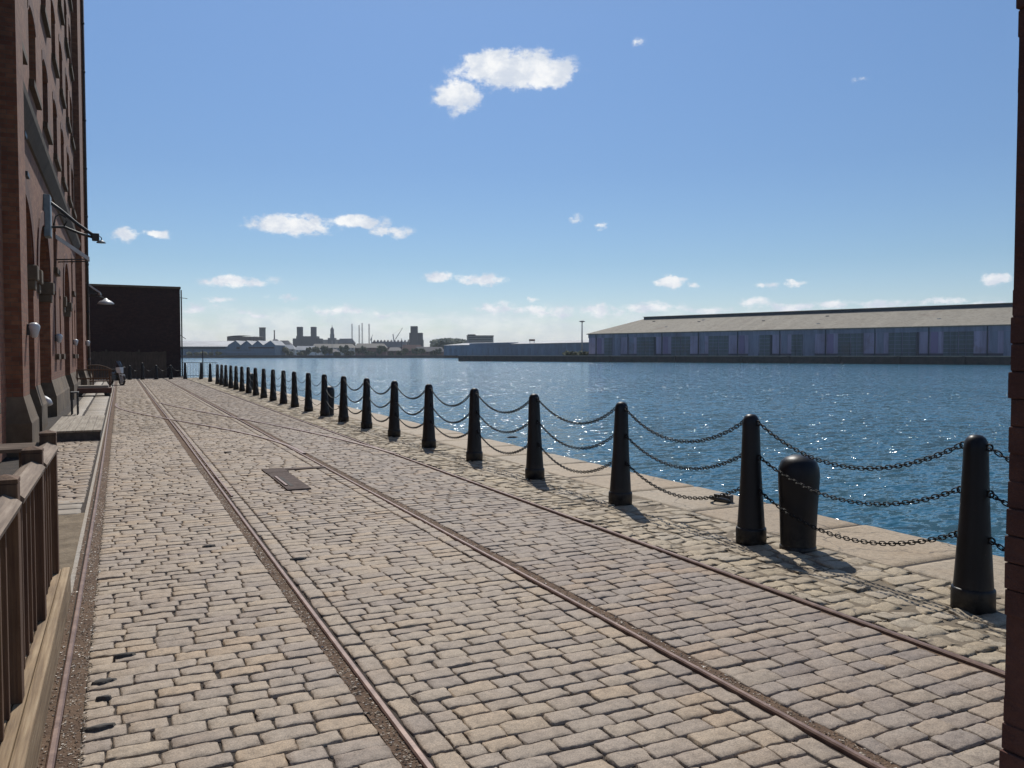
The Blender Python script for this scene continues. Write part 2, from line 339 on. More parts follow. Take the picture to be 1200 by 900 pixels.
# ------------------------------------------------------------------ setting: water, land
ZW = -1.4; WAVE = .42
t = NT('dock_water'); co = t.coord()
t.color((.03,.115,.17)); t.rough(.11); t.p.inputs['IOR'].default_value=1.33
mp = t.node('ShaderNodeMapping'); t.link(co, mp.inputs[0]); mp.inputs['Rotation'].default_value=(0,0,R(-38)); mp.inputs['Scale'].default_value=(.6,1.3,1)
def slope(sc,det,amp):
    x=t.node('ShaderNodeTexNoise'); x.inputs['Scale'].default_value=sc; x.inputs['Detail'].default_value=det; x.inputs['Roughness'].default_value=.6
    t.link(mp.outputs[0],x.inputs['Vector'])
    a=t.node('ShaderNodeVectorMath',operation='SUBTRACT'); t.link(x.outputs['Color'],a.inputs[0]); a.inputs[1].default_value=(.5,.5,.5)
    m_=t.node('ShaderNodeVectorMath',operation='MULTIPLY'); t.link(a.outputs[0],m_.inputs[0]); m_.inputs[1].default_value=(amp,amp,0); return m_.outputs[0]
def vadd(a,b_):
    x=t.node('ShaderNodeVectorMath',operation='ADD'); t.link(a,x.inputs[0])
    if hasattr(b_,'links'): t.link(b_,x.inputs[1])
    else: x.inputs[1].default_value=b_
    return x.outputs[0]
sl = vadd(vadd(slope(.8,2,.36), slope(2.6,3,1.15)), slope(8.5,3,1.45))
def facets(sc,k):
    x=t.node('ShaderNodeTexNoise'); x.inputs['Scale'].default_value=sc; x.inputs['Detail'].default_value=2; x.inputs['Roughness'].default_value=.55
    t.link(mp.outputs[0],x.inputs['Vector'])
    a=t.node('ShaderNodeVectorMath',operation='SUBTRACT'); t.link(x.outputs['Color'],a.inputs[0]); a.inputs[1].default_value=(.5,.5,.5)
    f=t.node('ShaderNodeVectorMath',operation='ABSOLUTE'); t.link(a.outputs[0],f.inputs[0])
    m1=t.node('ShaderNodeVectorMath',operation='MULTIPLY'); t.link(a.outputs[0],m1.inputs[0]); t.link(f.outputs[0],m1.inputs[1])
    m2=t.node('ShaderNodeVectorMath',operation='MULTIPLY'); t.link(m1.outputs[0],m2.inputs[0]); m2.inputs[1].default_value=(k,k,0); return m2.outputs[0]
sl = vadd(sl, vadd(facets(4.2,10.0), facets(1.6,8.5)))
calm = t.ramp(t.noise(.035,3,.55,co),[(.35,(.6,.6,.6)),(.65,(1.15,1.15,1.15))])
ms=t.node('ShaderNodeVectorMath',operation='MULTIPLY'); t.link(sl,ms.inputs[0]); t.link(calm,ms.inputs[1])
nv=t.node('ShaderNodeVectorMath',operation='NORMALIZE'); t.link(vadd(ms.outputs[0],(0,0,1)),nv.inputs[0]); t.link(nv.outputs[0],t.p.inputs['Normal'])
M['water'] = t.m
o = MB().quad((-4000,-300,ZW),(6000,-300,ZW),(6000,6000,ZW),(-4000,6000,ZW)).build('water', M['water']); tag(o, kind='structure')
EDGE = 6.83
# quay body (top just under the stones)
b = MB(); b.prism([(-60,-25),(EDGE-.02,-25),(EDGE-.02,66),(4.6,66),(4.6,95),(-60,95)], 'z', -6, -.018)
tag(b.build('quay_bed', M['joint']), kind='structure')
b = MB(); b.quad((4.42,-4,-.0125),(5.66,-4,-.0125),(5.66,66,-.0125),(4.42,66,-.0125)); tag(b.build('sandy_joint_fill', M['sandy']), kind='structure')
b = MB(); b.quad((-60,50.2,-.03),(-1.6,50.2,-.03),(-1.6,95,-.03),(-60,95,-.03)).quad((-1.6,66.1,-.03),(4.6,66.1,-.03),(4.6,95,-.03),(-1.6,95,-.03))
tag(b.build('yard_ground', M['ground']), kind='structure')

# ------------------------------------------------------------------ stone setts as real cushions
def rows(u0, u1, v0, v1, pitch, lmin, lmax, gap, jit=.006, wave=0.0):
    out = []; v = v0; k = 0
    while v < v1-.02:
        p = pitch*random.uniform(.93,1.07); u = u0; first = True
        L = [];
        while u < u1-1e-4:
            l = random.uniform(lmin,lmax)
            if first: l *= random.choice((.5,.75,1.0)); first = False
            if u1-(u+l) < lmin*.6: l = u1-u
            L.append((u,u+l)); u += l
        for a,bb in L:
            g = gap*random.uniform(.7,1.5)/2
            q = np.array([[a+g, v+g],[bb-g, v+g],[bb-g, v+p-g],[a+g, v+p-g]])
            q += RNG.normal(0, jit, q.shape)
            q[:,0] = np.clip(q[:,0], u0-.004, u1+.004)
            if wave: q[:,1] += wave*np.sin(q[:,0]*1.7+v*.6)+wave*.5*np.sin(q[:,0]*4.1+v*1.3)
            out.append(q)
        v += p
    return np.array(out)
def cushions(Q, s, tt, drop, hjit, tilt, noise, pw=6, edge=.004, corner=.07):
    N=len(Q); S,T = np.meshgrid(np.array(s),np.array(tt),indexing='xy'); m,n = S.shape
    a=(S+1)/2; bq=(T+1)/2
    P = ((1-a)*(1-bq))[None,:,:,None]*Q[:,0][:,None,None,:]+(a*(1-bq))[None,:,:,None]*Q[:,1][:,None,None,:]+(a*bq)[None,:,:,None]*Q[:,2][:,None,None,:]+((1-a)*bq)[None,:,:,None]*Q[:,3][:,None,None,:]
    ctr = Q.mean(1)[:,None,None,:]
    # round the corners a little
    cr = (np.abs(S)**8*np.abs(T)**8)[None,:,:,None]; P = P + (ctr-P)*cr*corner
    if edge and m>3: P = P + RNG.normal(0, edge, P.shape)
    prof = (1-np.abs(S)**pw)*(1-np.abs(T)**pw)
    rim = ((np.abs(S)>.999)|(np.abs(T)>.999))
    z = -drop*(1-prof)[None] + RNG.normal(0,hjit,(N,1,1)) + RNG.normal(0,tilt,(N,1,1))*S[None] + RNG.normal(0,tilt,(N,1,1))*T[None] - .004
    z = z + RNG.normal(0,noise,z.shape)
    z = np.where(rim[None], np.minimum(z,-.04), z)
    z = np.minimum(z, .009)
    V = np.concatenate([P, z[...,None]], -1).reshape(-1,3)
    idx = np.arange(m*n).reshape(m,n); q = np.stack([idx[:-1,:-1],idx[:-1,1:],idx[1:,1:],idx[1:,:-1]],-1).reshape(-1,4)
    return V, (q[None]+(np.arange(N)*m*n)[:,None,None]).reshape(-1,4)
LOD = [([-1,-.972,-.90,-.55,-.18,.18,.55,.90,.972,1], [-1,-.955,-.84,-.3,.3,.84,.955,1]),
       ([-1,-.965,-.82,-.2,.3,.82,.965,1], [-1,-.94,-.72,0,.72,.94,1]),
       ([-1,-.86,0,.86,1], [-1,-.75,.75,1])]
def pave(name, zones, mat, drop=.008, hjit=.0018, tilt=.0015, noise=.0012, pw=14, edge=.0030, thresholds=(8.5,20), corner=.07):
    Vs=[];Qs=[];off=0
    Q = np.concatenate(zones); dist = np.hypot(Q[:,:,0].mean(1), Q[:,:,1].mean(1))
    lo=-1
    for k,(s,tt) in enumerate(LOD):
        hi = thresholds[k] if k<len(thresholds) else 1e9
        sel = Q[(dist>lo)&(dist<=hi)]; lo=hi
        if not len(sel): continue
        V,F_ = cushions(sel, s, tt, drop, hjit, tilt, noise*(1 if k<2 else .5), pw, edge if k<2 else 0, corner)
        Vs.append(V); Qs.append(F_+off); off += len(V)
    o = np_mesh(name, np.concatenate(Vs), np.concatenate(Qs), mat); return tag(o, kind='structure')
RA,RB,RC,RD = -.29,1.145,2.825,4.27
V0,V1 = .6,66
setts = [rows(-.19,1.045,V0,V1,.122,.16,.265,.0045,.0028), rows(1.30,2.665,V0,V1,.122,.16,.265,.0045,.0028), 
         rows(1.172,1.296,V0,V1,.205,.12,.125,.007,.003), rows(2.670,2.797,V0,V1,.205,.12,.125,.007,.003)]
pave('cobbled_quay', setts, M['sett'])
pave('cobbled_quay_side', [rows(2.925,4.235,V0,V1,.128,.165,.27,.0045,.0028)], M['sett_mauve'])
pave('kerb_setts', [rows(-1.42,-.40,10.7,18.35,.14,.18,.30,.015), rows(-1.42,-.40,22.9,26,.14,.18,.30,.015)], M['sett'])
pave('worn_verge_paving', [rows(4.33,4.80,V0,66,.15,.16,.28,.010,.006,.006), rows(4.81,5.645,V0,66,.18,.18,.36,.018,.014,.02)], M['worn'], drop=.013, hjit=.004, tilt=.004, noise=.0025, edge=.008, corner=.1)
# long coping stones on the edge and flags by the warehouse
pave('coping_stones', [rows(5.655,EDGE,V0-.3,66,1.35,1.2,1.3,.012,.012)], M['coping'], drop=.012, hjit=.002, tilt=.002, noise=.001, pw=20, edge=.0015, thresholds=(14,40), corner=.012)
pave('flagstone_path', [rows(-1.42,-.98,26,60,.9,.42,.45,.012,.004), rows(-.97,-.40,26,60,1.1,.55,.58,.012,.004)], M['flag'], drop=.010, pw=14, corner=.01)
b = MB(); b.quad((-1.5,6.3,-.009),(-.36,6.3,-.009),(-.36,10.0,-.009),(-1.5,10.0,-.009)); tag(b.build('sand_patch', M['patch']), kind='structure')
pave('threshold_stones', [rows(-1.42,-.40,9.95,10.7,.36,.5,.9,.012,.01)], M['conc'], drop=.010, pw=12, corner=.02)
b = MB(); b.bbox(-.372,-.338,6.56,58,-.2,-.001,.004); tag(b.build('edging_strip', M['flag']), kind='structure')
# flangeway dirt
b = MB()
for x0,x1,z in ((-.27,-.185,-.004),(1.042,1.127,-.010),(2.842,2.935,-.0145),(4.225,4.25,-.014),(-.345,-.31,-.006)):
    b.quad((x0,.6,z),(x1,.6,z),(x1,60,z),(x0,60,z))
tag(b.build('flangeway_dirt', M['dirt']), kind='structure')
# gravel and leaf crumbs in the flangeways
b = MB()
for (x0,x1,n) in ((-.268,-.165,3600),(-.345,-.31,700),(1.045,1.122,3600),(2.848,2.93,1500)):
    for _ in range(n):
        y = 1.8+12*random.random()**1.7; x = random.uniform(x0,x1); r = random.uniform(.003,.010)*(1.7 if random.random()<.08 else 1); a = random.random()*6.28
        z = (-.004 if x<0 else (-.010 if x<2 else -.0145))+random.uniform(0,.004)
        p = [(x+r*math.cos(a+k*2.09)*random.uniform(.6,1.3), y+r*math.sin(a+k*2.09)*random.uniform(.6,1.3), z) for k in range(3)]
        b.add(p+[(x,y,z+r*random.uniform(.12,.5))],[(0,1,3),(1,2,3),(2,0,3)])
M['crumb'] = NT('gravel_crumbs'); g = M['crumb'].node('ShaderNodeNewGeometry'); M['crumb'].color(M['crumb'].ramp(g.outputs['Random Per Island'],[(0,(.06,.04,.025)),(.3,(.15,.095,.055)),(.7,(.25,.18,.115)),(.93,(.36,.29,.21)),(1,(.6,.57,.52))])); M['crumb']=M['crumb'].m
tag(b.build('gravel', M['crumb']), 'loose gravel and leaf crumbs lying in the grooves beside the rails', 'gravel', kind='stuff')
# tar patches on the setts
b = MB()
for px,py,rx,ry in ((121,799,.055,.03),(145,768,.06,.018),(117,853,.07,.02),(122,818,.03,.018),(267,530,.06,.03),(245,640,.05,.03),(350,655,.06,.03),(600,512,.1,.05)):
    p = ground(px,py); n=14
    ring=[(p.x+rx*math.cos(k*6.283/n)*random.uniform(.55,1.2), p.y+ry*math.sin(k*6.283/n)*random.uniform(.5,1.2), .0105) for k in range(n)]
    ring2=[(q[0]+(q[0]-p.x)*.25,q[1]+(q[1]-p.y)*.25,-.02) for q in ring]
    b.add(ring+ring2+[(p.x,p.y,.013)], [(k,(k+1)%n,2*n) for k in range(n)]+[(n+k,n+(k+1)%n,(k+1)%n,k) for k in range(n)], True)
tag(b.build('tar_patches', M['tar']), kind='structure')

# ------------------------------------------------------------------ rails
def rail_strip(name, pts, w, label, h=.007, group='tram rails set in the cobbled quay'):
    P = [Vector((p[0],p[1],0)) for p in pts]; b = MB(); vs=[]; fs=[]
    prof = [(-w/2,-.10),(-w/2,h-.007),(-w/2+.007,h),(w/2-.007,h),(w/2,h-.007),(w/2,-.10)]
    for i,p in enumerate(P):
        t_ = (P[min(i+1,len(P)-1)]-P[max(i-1,0)]).normalized(); nrm = Vector((t_.y,-t_.x,0))
        vs += [tuple(p+nrm*a+Vector((0,0,z))) for a,z in prof]
    k=len(prof)
    for i in range(len(P)-1):
        for j in range(k-1): fs.append((i*k+j,i*k+j+1,(i+1)*k+j+1,(i+1)*k+j))
    fs += [tuple(range(k)), tuple(range((len(P)-1)*k,len(P)*k))]
    b.add(vs,fs); return tag(b.build(name, M['rail']), label, 'rail', group)
def straight(x, y0, y1, n=30): return [(x+.012*math.sin(y*.21+x*3), y) for y in np.linspace(y0,y1,n)]
rail_strip('tram_rail', straight(RA,1.0,58), .032, 'straight rusty rail at the left side of the cobbles beside the timber railing')
rail_strip('tram_rail', straight(RB,.7,44), .035, 'straight rusty rail running up the cobbles left of centre, its groove full of gravel')
rail_strip('tram_rail', straight(RC,.7,39), .033, 'straight rusty rail crossing the middle of the cobbles, second from the bollards')
rail_strip('tram_rail', straight(RD,.7,48), .040, 'straight rusty rail nearest the bollards, between setts and worn verge paving')
def smooth_curve(pix, n=40):
    P=[ground(*p) for p in pix]; out=[]
    ys=np.array([p.y for p in P]); xs=np.array([p.x for p in P]); o_=np.argsort(ys); ys=ys[o_]; xs=xs[o_]
    c=np.polyfit(ys,xs,3) 
    return [(float(np.polyval(c,y)),float(y)) for y in np.linspace(ys[0],ys[-1],n)]
rail_strip('crossover_rail', smooth_curve([(137,473),(190,490),(260,502),(307,513),(340,524.5),(358,531.5)]), .075, 'curved crossover rail sweeping from the left rail to the middle rail', .013, 'curved crossover rails')
rail_strip('crossover_rail', smooth_curve([(187,472),(240,483),(287,492),(340,502),(400,515),(440,525.5),(462,532)]), .075, 'curved crossover rail sweeping from the centre left rail to the rail by the bollards', .0135, 'curved crossover rails')
rail_strip('crossover_rail', smooth_curve([(203,494),(216,510),(236,536),(272,582)]), .03, 'short check rail curving beside the left centre rail near the crossover', .012, 'curved crossover rails')
# point lever cover
th = thing('point_box','flat rusty iron points cover with a dark slot, let into the cobbles','points cover',(2.04,11.46,0))
MB().bbox(-.15,.15,-1.0,.62,-.05,.0125,.005).build('cover_plate',M['rust'],th)
MB().bbox(-.16,.17,.63,1.05,-.05,.0135,.005).build('end_plate',M['rust'],th)
MB().bbox(-.07,-.025,-.75,.12,.0128,.0165,.001).build('slot',M['tar'],th)
MB().bbox(-.125,-.09,-.7,.15,.0128,.028,.004).build('hinge_bar',M['rail'],th)
MB().bbox(.175,.76,.84,1.0,-.05,.0125,.004).build('rod_cover',M['rust'],th)

# ------------------------------------------------------------------ bollards
BX = 5.205; BY0 = 3.56; BS = 2.158
WORDS=['first','second','third','fourth','fifth','sixth','seventh','eighth','ninth','tenth','eleventh','twelfth','thirteenth','fourteenth','fifteenth','sixteenth','seventeenth','eighteenth','nineteenth','twentieth','twenty-first','twenty-second','twenty-third','twenty-fourth','twenty-fifth','twenty-sixth','twenty-seventh']
ys_b = [BY0+k*BS for k in range(23)]+[55.4,61.9]
bol = thing('tapered_bollard','','bollard',(BX,ys_b[0],0),'tapered bollards along the quay edge')
MB().lathe([(.127,.11),(.124,.14),(.120,.2),(.094,.62),(.078,1.03),(.077,1.09),(.072,1.13),(.058,1.158),(.038,1.175),(.012,1.181)],n=28).build('shaft',M['iron'],bol)
MB().lathe([(.137,-.04),(.137,.118),(.135,.132),(.129,.140),(.115,.142)],n=28).build('base_collar',M['iron'],bol)
LUGZ = (1.10,.79,.477)
def rad(z): return .116+(z-.2)*(.078-.116)/(1.03-.2)
for z in LUGZ:
    for s in (-1,1):
        r0=rad(z); pts=[(0, s*(r0+.02+.022*math.cos(a)), z+.022*math.sin(a)) for a in np.linspace(0,6.283,13)[:-1]]
        MB().tube(pts,.0065,6,True).build('chain_lug',M['chain'],bol)
def bol_label(k):
    if k==0: return 'tapered black iron bollard nearest the camera, beside the brick pier at right'
    if k==1: return 'tapered black bollard just left of the near fat mooring post'
    if k==23: return 'lone tapered black bollard standing apart in the gap before the end railing'
    if k==24: return 'last tapered black bollard at the far quay end beside the thin railing'
    return '%s tapered black bollard along the quay edge from the brick pier' % WORDS[k]
bols=[bol]
for k,y in enumerate(ys_b):
    if k==0: o=bol
    elif k<12: o=copy_tree(bol)
    else:
        o=bol.copy(); C.objects.link(o)
        for ch in bol.children:
            if not ch.name.startswith('chain_lug'):
                c=ch.copy(); C.objects.link(c); c.parent=o
    o.location=(BX+random.uniform(-.01,.01),y,0); o.rotation_euler=(R(random.uniform(-.6,.6)),R(random.uniform(-.6,.6)),random.random()*.02); o['label']=bol_label(k)
    if k: bols.append(o)
# chains
def catenary(L, sag, n=400):
    a=L*L/(8*sag)
    for _ in range(30):
        f=a*(math.cosh(L/2/a)-1)-sag; a*= 1+ .5*f/sag if f>0 else 1+.5*f/sag
    ys=np.linspace(-L/2,L/2,n); zs=a*(np.cosh(ys/a)-math.cosh(L/2/a)); return ys,zs
def chain_mesh(z, sag, hi=True):
    r0=rad(z)+.03; L=BS-2*r0; ys,zs=catenary(L,sag)
    s=np.concatenate([[0],np.cumsum(np.hypot(np.diff(ys),np.diff(zs)))]); pitch=.042; n=int(s[-1]/pitch); b=MB()
    if not hi:
        k=36; pts=[(0,float(np.interp(t_,s,ys)),float(np.interp(t_,s,zs))) for t_ in np.linspace(0,s[-1],k)]
        b.tube(pts,.0085,5); return b
    for i in range(n):
        sc=(i+.5)*s[-1]/n; y=np.interp(sc,s,ys); zz=np.interp(sc,s,zs); y2=np.interp(sc+.01,s,ys); z2=np.interp(sc+.01,s,zs)
        t_=Vector((0,y2-y,z2-zz)); 
        if t_.length<1e-6: t_=Vector((0,1,0))
        t_.normalize(); q=t_.cross(Vector((1,0,0))); side = Vector((1,0,0)) if i%2 else q
        side=(side+(q if i%2 else Vector((1,0,0)))*.25).normalized()
        pts=[]
        for a in np.linspace(0,2*math.pi,13)[:-1]:
            ca,sa=math.cos(a),math.sin(a); pts.append(Vector((0,y,zz))+t_*(ca*.019+ (.0105 if ca>.01 else (-.0105 if ca<-.01 else 0)))+side*sa*.0165)
        b.tube(pts,.0046,6,True)
    return b
CH={}
for lv,(z,sag) in enumerate(zip(LUGZ,(.27,.235,.22))):
    for vi,f in enumerate((1.0,.92,1.08)):
        CH[(lv,vi,1)]=chain_mesh(z,sag*f).build('bollard_chain',M['chain'])
        CH[(lv,vi,0)]=chain_mesh(z,sag*f,False).build('bollard_chain',M['chain'])
used=set()
LV=('top','middle','bottom')
b0=MB()
for k in range(-1,22):
    for lv in range(3):
        hi = 1 if k<8 else 0; vi=0 if k==0 else random.randrange(3); key=(lv,vi,hi)
        o=CH[key] if key not in used else CH[key].copy()
        if key in used: C.objects.link(o)
        used.add(key); o.location=(BX,BY0+(k+.5)*BS,LUGZ[lv]); o.rotation_euler=(0,random.uniform(-.06,.06),0)
        if k==-1: lab='%s chain running from the nearest bollard behind the brick pier at the right edge'%LV[lv]
        elif k==0: lab='%s chain slung in front of the near fat mooring post'%LV[lv]
        else: lab='%s chain between the %s and %s quay edge bollards from the brick pier'%(LV[lv],WORDS[k],WORDS[k+1])
        tag(o,lab,'chain','chains slung between the bollards')
for key,o in CH.items():
    if key not in used: bpy.data.objects.remove(o)
bh=bols[0].copy(); C.objects.link(bh)   # bollard hidden behind the pier carries the last chains
for ch in bols[0].children:
    c=ch.copy(); C.objects.link(c); c.parent=bh
bh.location=(BX,BY0-BS,0); bh['label']='tapered black bollard hidden behind the brick pier at the right edge'
# fat mooring posts
mo=thing('mooring_post','','mooring post',(0,0,0),'fat rounded mooring posts')
MB().lathe([(.150,-.04),(.152,.05),(.160,.3),(.176,.60),(.178,.66),(.172,.72),(.152,.775),(.115,.81),(.06,.83),(.015,.835)],n=36).build('post_body',M['iron'],mo)
MB().lathe([(.158,-.04),(.158,.02),(.15,.03)],n=36).build('foot_ring',M['iron'],mo)
for i,((px,py),lab) in enumerate((((935,642),'fat black domed mooring post behind the chains near the right bollards'),((385,486),'fat black domed mooring post in the middle distance close to the tenth bollard'),((293.5,456.5),'fat domed mooring post far along the quay, smallest of the three'))):
    o=mo if i==0 else copy_tree(mo); p=ground(px,py); o.location=(p.x,p.y,0); o['label']=lab
# mooring shackles on the coping
def shackle(loc,rz,lab):
    t_=thing('mooring_shackle',lab,'shackle',loc,'rusty mooring shackles on the coping',rz)
    pts=[(.13*math.cos(a)*.9,.10*math.sin(a),.035+.03*math.cos(a)) for a in np.linspace(-2.3,2.3,14)]
    MB().tube(pts,.019,8).build('bow',M['dark_metal'],t_)
    MB().bbox(-.13,-.05,-.11,.11,-.01,.085,.012).build('eye_block',M['dark_metal'],t_)
shackle((6.28,7.42,0),R(200),'rusty iron mooring shackle lying on the coping left of the second bollard')
p=ground(409,478); shackle((6.45,p.y,0),R(160),'small iron mooring shackle on the coping beyond the ninth bollard')
p=ground(619,528); 

# ------------------------------------------------------------------ near brick pier at the right edge
pr=thing('brick_pier','rough dark red brick pier standing at the right edge of the view','pier',(2.6,1.0,0))
b=MB(); z=-.05
b.box(-.4025,.365,-.37,.4025,-.05,5.2)
PX0,PX1,PY0,PY1=-.405,.375,-.38,.405
ci=0
while z<5.2:
    hz=.075; off=(ci%2)*.115
    wob=.006*math.sin(z*5.1)+.004*math.sin(z*11.7+1)+.004*math.sin(z*2.3)+(.006*math.exp(-((z-1.12)/.2)**2)-.006*math.exp(-((z-.8)/.2)**2))
    cj=random.gauss(0,.0016)
    for face in range(4):
        a0,a1=(PX0,PX1) if face in (0,2) else (PY0,PY1)
        cuts=[a0]+[c for c in np.arange(a0-off,a1,.23)[0:] if a0+.05<c<a1-.05]+[a1]
        for i in range(len(cuts)-1):
            j=lambda s=.004: random.gauss(0,s)
            c0,c1=cuts[i]+(.005 if i else 0),cuts[i+1]-(.005 if i<len(cuts)-2 else 0); o_=wob+cj
            if face==0: bx=(c0+(-o_ if i==0 else 0),c1,PY0+j(),PY0+.1)
            elif face==2: bx=(c0+(-o_ if i==0 else 0),c1,PY1-.1,PY1+j(.002))
            elif face==1: bx=(PX1-.1,PX1+j(),c0+.1 if i==0 else c0,c1-.1 if i==len(cuts)-2 else c1)
            else: bx=(PX0-o_+.0015,PX0+.1,c0+.101 if i==0 else c0,c1-.101 if i==len(cuts)-2 else c1)
            if bx[1]-bx[0]>.02 and bx[3]-bx[2]>.02: b.bbox(bx[0],bx[1],bx[2],bx[3],z+.0015,z+hz-.0015,.004)
    z+=hz; ci+=1
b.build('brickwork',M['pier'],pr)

# ------------------------------------------------------------------ timber railing and deck at left
dk=thing('timber_kerb','weathered timber kerb beam and deck at the lower left under the railing','deck',(-.34,4.2,0))
b=MB(); b.bbox(-.052,0,-2.4,2.32,-.03,.215,.012); b.build('kerb_beam',M['timber'],dk)
for xk in (-.055,-.104,-.153): MB().bbox(xk-.046,xk,-2.4,2.32-.02*random.random(),.02,.211+random.uniform(-.004,.004),.006).build('kerb_plank',M['timber'],dk)
for i in range(6):
    x1=-.205-i*.155; b=MB(); b.bbox(x1-.15,x1,-2.4,2.30-.03*random.random(),.165,.208+random.uniform(-.004,.003),.006); b.build('deck_board',M['timber'],dk)
def post(x,y,parent,name='post'):
    b=MB(); b.bbox(x-.05,x+.05,y-.05,y+.05,.20,1.165,.006); b.build(name,M['timberz'],parent)
    b=MB(); b.add([(x-.051,y-.051,1.167),(x+.051,y-.051,1.167),(x+.051,y+.051,1.167),(x-.051,y+.051,1.167),(x-.051,y-.051,1.185),(x+.051,y-.051,1.185),(x+.051,y+.051,1.185),(x-.051,y+.051,1.185),(x,y,1.205)],
      [(3,2,1,0),(0,1,5,4),(1,2,6,5),(2,3,7,6),(3,0,4,7),(4,5,8),(5,6,8),(6,7,8),(7,4,8)]); b.build('post_cap',M['timberz'],parent)
rl=thing('timber_railing','dark stained timber railing with square balusters and pale worn handrail, lower left','railing',(-.455,4.2,0))
PY=(-1.3,-.1,1.12,2.22)
for y in PY: post(0,y,rl)
for a,c in zip(PY[:-1],PY[1:]):
    b=MB(); b.prism([(-.06,1.06),(.06,1.06),(.066,1.085),(.05,1.10),(0,1.125),(-.05,1.10),(-.066,1.085)],'y',a+.052,c-.052); b.build('handrail',M['railwood'],rl)
    n=6
    for i in range(1,n):
        y=a+(c-a)*i/n; b=MB(); b.bbox(-.02,.02,y-.02,y+.02,.205,1.058,.004); b.build('baluster',M['timberz'],rl)
for x in (-.62,-1.2):
    post(x,2.22,rl)
for a,c in ((0,-.62),(-.62,-1.2)):
    b=MB(); b.prism([(2.16,1.06),(2.28,1.06),(2.286,1.085),(2.22,1.12),(2.154,1.085)],'x',c+.052,a-.052); b.build('handrail',M['railwoodx'],rl)
    for i in range(1,4):
        x=a+(c-a)*i/4; b=MB(); b.bbox(x-.02,x+.02,2.2,2.24,.205,1.058,.004); b.build('baluster',M['timberz'],rl)

# ------------------------------------------------------------------ brick warehouse at left
WH=thing('brick_warehouse','tall red brick dock warehouse with arched bays and small stone-dressed windows, left edge','warehouse',(0,0,0))
UW=-1.75; UREC=-2.08; TOP=25.0
OPEN=[]   # (v0,v1,z0,zspring,rise,depth)
ARCH=[(17.45,21.4),(22.75,26.3),(32.6,35.9)]
for a,c in ARCH: OPEN.append((a,c,0,3.75,1.35,.36))
ROWS=[7.95,11.0,14.05,17.1,20.15]
WV=[18.9,22.4,26.1,29.9,33.6,37.3,40.4]
for z in ROWS:
    for v in WV: OPEN.append((v-.9,v+.9,z,z+1.55,.28,.50))
for v in (28.3,30.6,38.2,40.2): OPEN.append((v-.32,v+.32,1.75,3.55,.12,.35))
for v in (28.6,38.6): OPEN.append((v-.55,v+.55,4.35,5.55,.2,.22))
OPEN.append((13.2,14.4,1.0,3.0,.3,.26))
def archz(op,v):
    a,c,z0,zs,r,d=op; k=(2*v-a-c)/(c-a); return zs+r*math.sqrt(max(0,1-k*k))
def wall_mesh(y0,y1,z0,z1,x,opens):
    b=MB(); br={y0,y1}
    for op in opens:
        n=10 if op[4]>.5 else 4
        for i in range(n+1): br.add(round(op[0]+(op[1]-op[0])*i/n,4))
    br=sorted(br)
    for a,c in zip(br[:-1],br[1:]):
        m=(a+c)/2; cur=[(z0,z0)]; segs=[]
        ops=sorted([o for o in opens if o[0]<m<o[1]],key=lambda o:o[2]); la=lc=z0
        for o in ops:
            if o[2]>la+1e-4: b.quad((x,a,la),(x,c,lc),(x,c,o[2]),(x,a,o[2]))
            la,lc=archz(o,a),archz(o,c); d=o[5]
            b.quad((x,a,la),(x,c,lc),(x-d,c,lc),(x-d,a,la))
            if o[2]>z0+.01: b.quad((x,a,o[2]),(x,c,o[2]),(x-d,c,o[2]),(x-d,a,o[2]))
        b.quad((x,a,la),(x,c,lc),(x,c,z1),(x,a,z1))
    for o in opens:
        for v in (o[0],o[1]): b.quad((x,v,o[2]),(x-o[5],v,o[2]),(x-o[5],v,o[3]),(x,v,o[3]))
    return b
b=wall_mesh(8.0,50.0,0,TOP,UW,OPEN); b.quad((UW,50,0),(UW-14,50,0),(UW-14,50,TOP),(UW,50,TOP)).quad((UW,8,0),(UW-14,8,0),(UW-14,8,TOP),(UW,8,TOP)).quad((UW-14,8,0),(UW-14,50,0),(UW-14,50,TOP),(UW-14,8,TOP))
wall=b.build('wall',M['brick'],WH)
MB().prism([(UW+.3,TOP),(UW+.3,TOP+.3),(UW-7,TOP+3),(UW-14.3,TOP+.3),(UW-14.3,TOP)],'y',7.7,50.3).build('roof',M['flag'],WH)
def pilaster(a,c,xf,name='pilaster'):
    b=MB(); b.box(UW-.02,xf,a,c,1.0,TOP-.002); o=b.build(name,M['brick'],WH); return o
pilaster(16.15,17.25,-1.50); pilaster(42.1,45.6,-1.50); pilaster(48.6,49.98,-1.50)
def plinth(a,c,xf,back=UW-.02):
    poly=[(back,-.05),(xf+.13,-.05),(xf+.13,.62),(xf+.012,1.0),(back,1.0)]
    b=MB(); vs=[]
    e=.10
    lo=[(back,a-.0),(xf+.13,a-e),(xf+.13,c+e),(back,c)]
    # ring profile around three sides with sloped top
    def ring(dx,z): return [(back,a-dx,z),(xf+dx,a-dx,z),(xf+dx,c+dx,z),(back,c+dx,z)]
    R_=[ring(.13,-.05),ring(.13,.55),ring(.11,.6),ring(.004,1.0)]
    for r in R_: vs+=r
    fs=[]
    for i in range(3):
        for j in range(4): fs.append((i*4+j,i*4+(j+1)%4,(i+1)*4+(j+1)%4,(i+1)*4+j))
    fs+=[(3,2,1,0),(12,13,14,15)]; b.add(vs,fs); b.build('plinth',M['stone'],WH)
plinth(16.15,17.25,-1.50); plinth(42.1,45.6,-1.50); plinth(48.6,49.85,-1.50)
plinth(21.42,22.73,UW,UREC); plinth(26.32,32.58,UW,UREC); plinth(35.92,41.9,UW,UREC)
